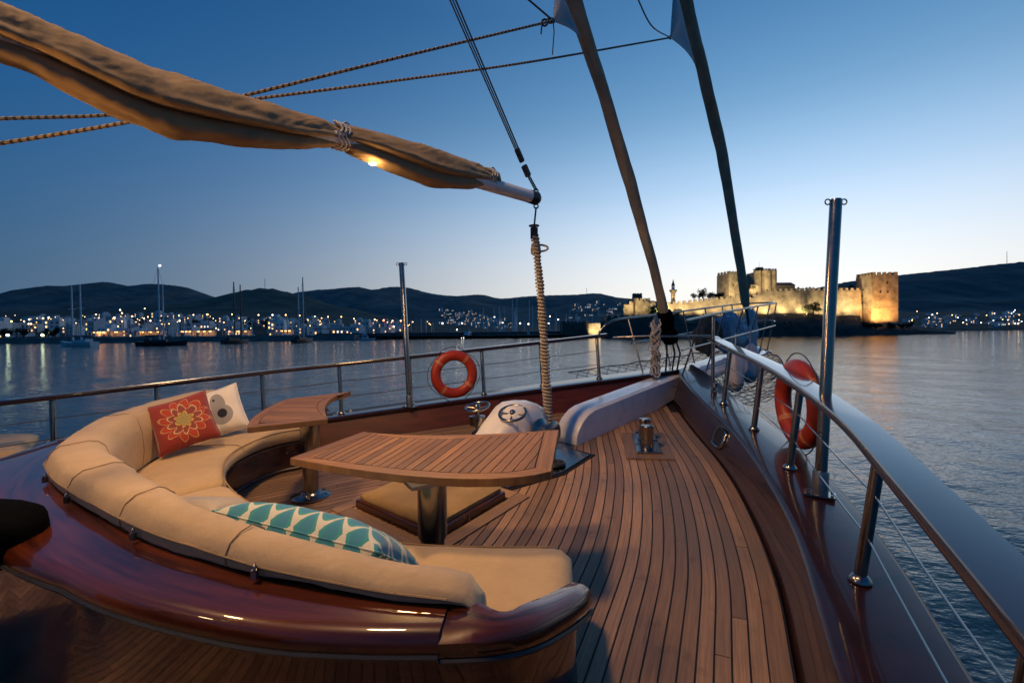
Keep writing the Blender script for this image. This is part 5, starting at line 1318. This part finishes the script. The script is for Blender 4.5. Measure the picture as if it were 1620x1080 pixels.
# ================================================================== castle
CST = mat('castle_stone', (.40, .335, .24), .92, col2=(.13, .105, .075), scale=.30, detail=12, bump=1.0, bscale=1.1)
CSTD = mat('castle_stone_dark', (.15, .13, .105), .92, col2=(.07, .06, .05), scale=.35, detail=10, bump=.9, bscale=1.4)
CY = 232.0
def stone_wall(name, label, top, bot_y, Y0, Y1, th, m_, merl=True, mw_=1.5, mg=1.3, mhh=1.2, cat='wall'):
    """wall along a row of pixels (top edge), thick, with merlons as parts"""
    g = thing(name, label, cat); rows = []; n = len(top); tops = []
    for i, (x, y) in enumerate(top):
        Y = Y0+(Y1-Y0)*i/(n-1); t = at(x, y, Y); b = at(x, bot_y, Y); tops.append(t)
        rows.append([Vector((b.x, Y-.9, b.z-3)), Vector((t.x, Y, t.z)), Vector((t.x, Y+th, t.z)), Vector((b.x, Y+th, b.z-3))])
    MB().loft(rows).build('curtain', m_, g)
    if merl:
        L_ = sum((b-a).length for a, b in zip(tops, tops[1:])); k = 0; d = .4
        P = resample(tops, max(2, int(L_/.25))); idx = 0; nn = int(L_/(mw_+mg))
        base = None
        for k in range(nn):
            p = P[min(len(P)-1, int((k+.5)/nn*(len(P)-1)))]
            if base is None:
                o = MB().box((0, 0, 0), (mw_, .8, mhh)).build('merlon', m_, g); base = o
            else: o = base.copy(); COL.objects.link(o); o.parent = g
            o.location = (p.x, p.y+.45, p.z+mhh/2-.05)
    return g
def stone_tower(name, label, x0, x1, ytop, ybot, Y, rz, dep, m_, nm=5, cornice=None, windows=(), mh_=1.5, taper=.03):
    g = thing(name, label, 'tower'); a = at(x0, ytop, Y); b = at(x1, ytop, Y); bot = at((x0+x1)/2, ybot, Y).z; w_ = b.x-a.x; c = Vector(((a.x+b.x)/2, Y+dep/2, bot)); h = a.z-bot
    W_ = w_; 
    rot = Matrix.Rotation(rz, 3, 'Z'); 
    sx_ = W_/(abs(math.cos(rz))+abs(math.sin(rz))*dep/W_) if rz else W_
    rings = []
    for z, k in ((-4, 1+taper*1.3), (h*.3, 1+taper*.5), (h, 1)):
        rings.append([c+rot @ Vector((sx*sx_/2*k, sy*dep/2*k, z)) for sx, sy in ((-1, -1), (1, -1), (1, 1), (-1, 1))])
    MB().loft(rings).build('shaft', m_, g)
    if cornice: MB().loft([[c+rot @ Vector((sx*sx_/2*k, sy*dep/2*k, h*cornice+z)) for sx, sy in ((-1, -1), (1, -1), (1, 1), (-1, 1))] for z, k in ((0, 1.01), (.1, 1.035), (.5, 1.035), (.6, 1.01))]).build('string_course', m_, g)
    base = None
    for e in range(4):
        for k in range(nm):
            u = -1+2*(k+.5)/nm; d = (u*sx_/2, -dep/2+.35) if e == 0 else (u*sx_/2, dep/2-.35) if e == 1 else (-sx_/2+.35, u*dep/2) if e == 2 else (sx_/2-.35, u*dep/2)
            if base is None: o = base = MB().box((0, 0, 0), (sx_/nm*.55, .7, mh_)).build('merlon', m_, g)
            else: o = base.copy(); COL.objects.link(o); o.parent = g
            o.location = c+rot @ Vector((d[0], d[1], h+mh_/2-.05)); o.rotation_euler = (0, 0, rz+(math.pi/2 if e > 1 else 0))
    for face, u, v, ww, hh in windows:
        d = Vector((u*sx_/2, -dep/2-.0, v*h)) if face == 0 else Vector((-sx_/2, u*dep/2, v*h))
        kk = 1+taper*.5*(1-v)
        o = MB().box((0, 0, 0), (ww, .5, hh)).build('window', CAULK, g); o.location = c+rot @ Vector((d.x*kk, d.y*kk, d.z)); o.rotation_euler = (0, 0, rz+(0 if face == 0 else math.pi/2))
    settle(g, c); return g, c, h
stone_wall('castle_wall', 'long floodlit castle curtain wall left of the great square tower', [(1183, 476), (1196, 467), (1206, 461), (1240, 460), (1280, 459), (1320, 459), (1362, 459)], 500, CY, CY+2, 4, CST)
stone_wall('castle_wall', 'lower floodlit castle wall running left from the inner towers', [(1046, 482), (1075, 480), (1110, 476), (1150, 472), (1188, 469)], 503, CY-2, CY+3, 4, CST)
stone_wall('castle_wall', 'dark low sea wall with pale gaps at the left foot of the castle', [(960, 503), (1000, 502), (1044, 501), (1074, 501)], 533, CY-12, CY-10, 5, CSTD)
stone_wall('castle_wall', 'orange lit gate wall at the left foot of the castle', [(1070, 500), (1100, 499), (1122, 499)], 530, CY-7, CY-6, 4, CST, merl=False)
stone_wall('castle_wall', 'yellow lit wall stub beside the dark harbour fort', [(928, 512), (945, 511), (962, 512)], 531, CY-4, CY-4, 6, CST, merl=False)
stone_wall('castle_wall', 'dark wall in front of the castle rock under the lit curtain wall', [(1120, 503), (1150, 503), (1200, 502)], 528, CY-10, CY-8, 4, CSTD, merl=False)
stone_tower('harbour_fort', 'low dark square harbour fort at the end of the breakwater', 890, 931, 511, 534, CY-6, 0, 12, CSTD, 7, mh_=.9)
stone_tower('castle_tower', 'great square orange lit tower at the right end of the castle', 1379, 1421, 435, 514, CY-3, 0, 10.5, CST, 5, cornice=.33, windows=((0, -.35, .66, .7, .9), (0, .2, .66, .7, .9), (0, .15, .84, .6, .9), (1, .1, .60, .6, 1), (1, .1, .45, .6, 1.4), (1, .0, .72, .5, .8)))
stone_tower('castle_tower', 'square floodlit inner tower between the two furled headsails', 1146, 1173, 433, 474, CY+24, R(14), 10, CST, 4, windows=((0, -.3, .55, .6, 1.1), (0, .3, .75, .5, .8)))
stone_tower('castle_tower', 'low lit corner tower at the far left end of the castle wall', 1000, 1030, 476, 500, CY+4, R(10), 10, CST, 4)
stone_tower('castle_tower', 'small dark turret behind the left corner tower', 1003, 1016, 468, 480, CY+14, 0, 4, CSTD, 3)
stone_wall('castle_wall', 'short lit wall left of the low corner tower', [(986, 488), (994, 481), (1002, 478)], 500, CY+2, CY+4, 4, CST)
stone_wall('castle_wall', 'lit wall joining the corner tower to the minaret', [(1028, 479), (1046, 479), (1058, 481)], 502, CY+4, CY+3, 4, CST)
# keep: cluster of round turrets
kg = thing('castle_keep', 'highest keep of the castle with round turrets and battlements', 'tower')
ky = CY+40; k0 = at(1196, 428, ky); k1 = at(1231, 428, ky); kb = at(1213, 466, ky).z-3; kw = k1.x-k0.x; kc = Vector(((k0.x+k1.x)/2, ky+5, kb)); kh = k0.z-kb
for k, (dx, dy, r_) in enumerate(((-.36, -3, .16), (.0, -4.2, .20), (.36, -3, .15))):
    m = MB(); m.lathe([(kw*r_*1.06, 0), (kw*r_, kh*.5), (kw*r_, kh), (kw*r_*.2, kh)], kc+Vector((dx*kw, dy, 0)), n=18); m.build('round_turret', CST, kg, smooth=True, angle=40)
MB().box(kc+Vector((0, 2, kh*.48)), (kw*.95, 9, kh*.97)).build('block', CST, kg)
for k in range(9):
    MB().box(kc+Vector((-kw*.48+k*kw*.12, -2.7-(1.4 if 2 < k < 6 else 0), kh+.55)), (kw*.07, .8, 1.5)).build('merlon', CST, kg)
MB().box(kc+Vector((kw*-.15, 0, kh+1.2)), (kw*.25, 3, 2.6)).build('cap_house', CSTD, kg); MB().tube([kc+Vector((-kw*.15, 0, kh+2)), kc+Vector((-kw*.15, 0, kh+6))], .1, 5).build('flagpole', MASTM, kg)
settle(kg, kc)
bh = thing('castle_hall', 'low dark hall roof right of the keep', 'building'); c = at(1244, 455, ky); MB().box(c+Vector((0, 5, -1)), (11, 9, 5)).build('walls', CSTD, bh); m = MB(); m.loft([[c+Vector((x, y, z)) for y, z in ((.2, 1.5), (5, 3.6), (9.8, 1.5))] for x in (-5.8, 5.8)]); m.build('roof', HW2, bh); settle(bh, c-Vector((0, 0, 4)))
stone_wall('castle_wall', 'inner terrace wall between the square inner tower and the keep', [(1170, 452), (1186, 450), (1200, 452)], 470, CY+30, CY+34, 4, CST, merl=False)
# minaret
mg = thing('minaret', 'slender minaret with balcony and pointed cap rising behind the castle wall', 'minaret'); mY = CY+14; mc = at(1065, 484, mY); mt = at(1065, 444, mY).z; H2 = mt-mc.z
MB().lathe([(1.15, -3), (1.1, H2*.50), (1.3, H2*.53)], mc, n=14).build('shaft', CST, mg, smooth=True, angle=40)
MB().lathe([(1.2, H2*.52), (2.0, H2*.585), (2.0, H2*.64), (.9, H2*.645)], mc, n=14).build('balcony', CST, mg, smooth=True, angle=30)
MB().lathe([(.85, H2*.64), (.85, H2*.80)], mc, n=12).build('upper_shaft', WHITEP, mg, smooth=True, angle=40)
MB().lathe([(1.0, H2*.80), (.5, H2*.92), (.05, H2*1.06)], mc, n=12).build('cap', DARKP, mg, smooth=True, angle=40)
settle(mg, mc)
# rock the castle stands on
rows = []
for i in range(90):
    x = 950+i*(1512-950)/89; Yf = CY-20+3*mnoise.noise(Vector((x*.03, 0, 0)))
    if x < 1180: ytop = 508
    elif x < 1300: ytop = 497
    elif x < 1365: ytop = 500
    elif x < 1430: ytop = 512
    else: ytop = 513+(x-1430)*.12
    yy = ytop+2.2*mnoise.noise(Vector((x*.06, 4, 0)))
    row = [at(x, 540, Yf)]
    row[0].z = SEA-1
    for f in (.12, .3, .5, .7, .88, 1):
        Y = Yf+(CY-1.5-Yf)*f; zt = at(x, yy, CY-1.5).z; z = SEA+(zt-SEA)*(f**.55)+.8*mnoise.fractal(Vector((x*.12, f*6, 1)), 1, 2, 4)*(1 if f < 1 else .3); px_ = at(x, 525, Y); row.append(Vector((px_.x, Y, z)))
    q = row[-1]
    for Y, dz in ((CY+20, 3), (CY+45, 5), (CY+70, -4), (CY+80, -40)): px_ = at(x, 525, Y); row.append(Vector((px_.x, Y, max(SEA-1, q.z+(dz if x < 1420 else -abs(dz)*.5)))))
    rows.append(row)
tag(MB().loft(rows, closed=False, cap=False).build('castle_rock', ROCKM, smooth=True, angle=50, fixn=False), 'dark rocky point the castle stands on', 'rock', kind='structure')
# trees
LEAF = mat('dark_foliage', (.040, .055, .025), .9, col2=(.018, .028, .013), scale=.8, rand=.3, spec=.2); BARK = mat('bark', (.06, .045, .03), .95)
def tree_proto(seed, nleaf=420):
    rn = random.Random(seed); g = thing('tree', 'tree', 'tree'); m = MB(); m.tube([(0, 0, -.6), (.15, .1, 1.2), (.05, 0, 2.4)], lambda u: .28-.14*u, 6)
    cl = []
    for k in range(9):
        a = rn.uniform(0, 6.28); c = Vector((1.5*math.cos(a)*rn.random()**.5, 1.5*math.sin(a)*rn.random()**.5, rn.uniform(1.9, 4.4))); cl.append((c, rn.uniform(.7, 1.15))); m.tube([(.05, 0, 1.6), tuple(c*.6+Vector((0, 0, .5))), tuple(c)], lambda u: .09-.06*u, 4)
    m.build('trunk', BARK, g); m = MB()
    for k in range(nleaf):
        c, r_ = rn.choice(cl); d = Vector((rn.gauss(0, 1), rn.gauss(0, 1), rn.gauss(0, 1))).normalized(); p = c+d*r_*rn.uniform(.55, 1.1); s_ = rn.uniform(.16, .36)
        u = Vector((rn.gauss(0, 1), rn.gauss(0, 1), rn.gauss(0, 1))).normalized(); v = u.orthogonal().normalized(); m.add([p-u*s_, p+v*s_*.6, p+u*s_, p-v*s_*.6], [(0, 1, 2, 3)])
    m.build('crown', LEAF, g, fixn=False); return g
TP = [tree_proto(s) for s in (3, 8, 15)]
used = [0]
def put_tree(loc, sc, label, grp):
    k = used[0]; used[0] += 1; o = TP[k] if k < 3 else copy_tree(TP[k % 3])
    o.location = loc; o.scale = (sc*rnd.uniform(.85, 1.25), sc, sc*rnd.uniform(.8, 1.1)); o.rotation_euler = (0, 0, rnd.uniform(0, 6)); tag(o, label, 'tree', grp)
for x in (1098, 1106, 1113, 1121, 1128, 1136, 1142): q = at(x, 476, CY+14); put_tree(q, rnd.uniform(.85, 1.25), 'dark tree behind the lower castle wall left of the inner tower', 'trees behind the lower castle wall')
for x in (1262, 1270, 1279, 1288, 1298, 1307, 1316, 1326, 1336, 1345): q = at(x, 463, CY+16); put_tree(q, rnd.uniform(.55, .8), 'dark tree showing over the long curtain wall', 'trees behind the long curtain wall')
for x, y, s_ in ((1277, 500, 1.2), (1287, 498, 1.3), (1295, 497, .9)): q = at(x, y, CY-4); put_tree(q, s_, 'bush growing against the floodlit curtain wall', 'bushes against the curtain wall')
for x, y, s_ in ((1037, 508, 1.7), (1071, 506, 1.3), (1192, 459, .6), (1184, 460, .7)): q = at(x, y, CY-3 if y > 480 else CY+28); put_tree(q, s_, 'single dark tree standing before the left castle walls' if y > 480 else 'small tree between the inner tower and the keep', 'single castle trees')
for i in range(26):
    x = rnd.uniform(1185, 1440); f = rnd.uniform(0, 1); q = at(x, 512+6*f, CY-8-6*f); q.z = max(SEA+.5, q.z-1.5); put_tree(q, rnd.uniform(.5, .8), 'low dark shrub on the castle rock', 'shrubs on the castle rock')
for i in range(22):
    x = rnd.uniform(-40, 90) if i < 12 else rnd.uniform(250, 560); Y = rnd.uniform(222, 228) if i < 12 else rnd.uniform(300, 380); q = at(x, 520, Y); q.z = gz(q.x, Y)-.4; put_tree(q, rnd.uniform(.9, 1.4), 'dark tree among the houses on the left shore', 'trees on the left shore')
# antenna masts on the hill tops
for x, y0, y1, Y, lab in ((419, 440, 458, 1250, 'thin antenna mast on the nearer left hill'), (1593, 397, 420, 1500, 'lattice antenna mast on the right hill'), (928, 455, 468, 2300, 'tiny antenna on the long ridge left of the castle')):
    a = at(x, y1, Y); b = at(x, y0, Y); m = MB(); w_ = Y/1500*.9
    for dx in (-1, 1): m.tube([a+Vector((dx*w_*1.8, 0, -3)), b+Vector((dx*w_*.2, 0, 0))], w_*.30, 4)
    for k in range(6):
        u = k/6; m.tube([a.lerp(b, u)+Vector((-w_*1.7*(1-u), 0, 0)), a.lerp(b, u+1/6)+Vector((w_*1.5*(1-u), 0, 0))], w_*.2, 4)
    tag(m.build('antenna_mast', DARKP), lab, 'antenna')

# ================================================================== castle floodlights
FIX = MB().box((0, 0, .25), (.6, .4, .5)).build('floodlight', DARKP); COL.objects.unlink(FIX)
def flood(x, y, Y, aimx, aimy, aimY, power, col, spot=100):
    p = at(x, y, Y); o = FIX.copy(); COL.objects.link(o); o.location = p-Vector((0, 0, .6)); tag(o, 'small floodlight on the ground lighting the castle walls', 'floodlight', 'castle floodlights')
    lamp('floodlight_beam', p, power*FLOOD, .3, col, spot=spot, aim=at(aimx, aimy, aimY), blend=.9)
YEL, ORG, PAL = (1, .74, .36), (1, .46, .13), (1, .82, .48)
for x in (1192, 1215, 1243, 1272, 1302, 1330, 1350): flood(x, 499, CY-4.5, x+2, 470, CY, .8, YEL, 130)
flood(1352, 505, CY-14, 1364, 468, CY+2, 1.0, YEL, 70)
for x in (1380, 1396, 1412): flood(x, 514, CY-9, x, 474, CY-3, 1.9, ORG, 110)
for x in (1000, 1018, 1040, 1060, 1085, 1112, 1140, 1168): flood(x, 496, CY-5, x, 474, CY, .55, YEL, 140)
for x in (1078, 1096): flood(x, 527, CY-12, x, 512, CY-6, .45, ORG, 110)
flood(936, 530, CY-9, 944, 516, CY-4, .5, YEL, 110); flood(952, 530, CY-9, 952, 516, CY-4, .4, PAL, 110)
for x in (1150, 1166): flood(x, 473, CY+14, x, 450, CY+24, 1.0, YEL, 100)
for x in (1199, 1216): flood(x, 462, CY+24, x+3, 440, CY+38, 1.4, YEL, 100)
flood(1065, 478, CY+9, 1065, 462, CY+14, .25, YEL, 80)
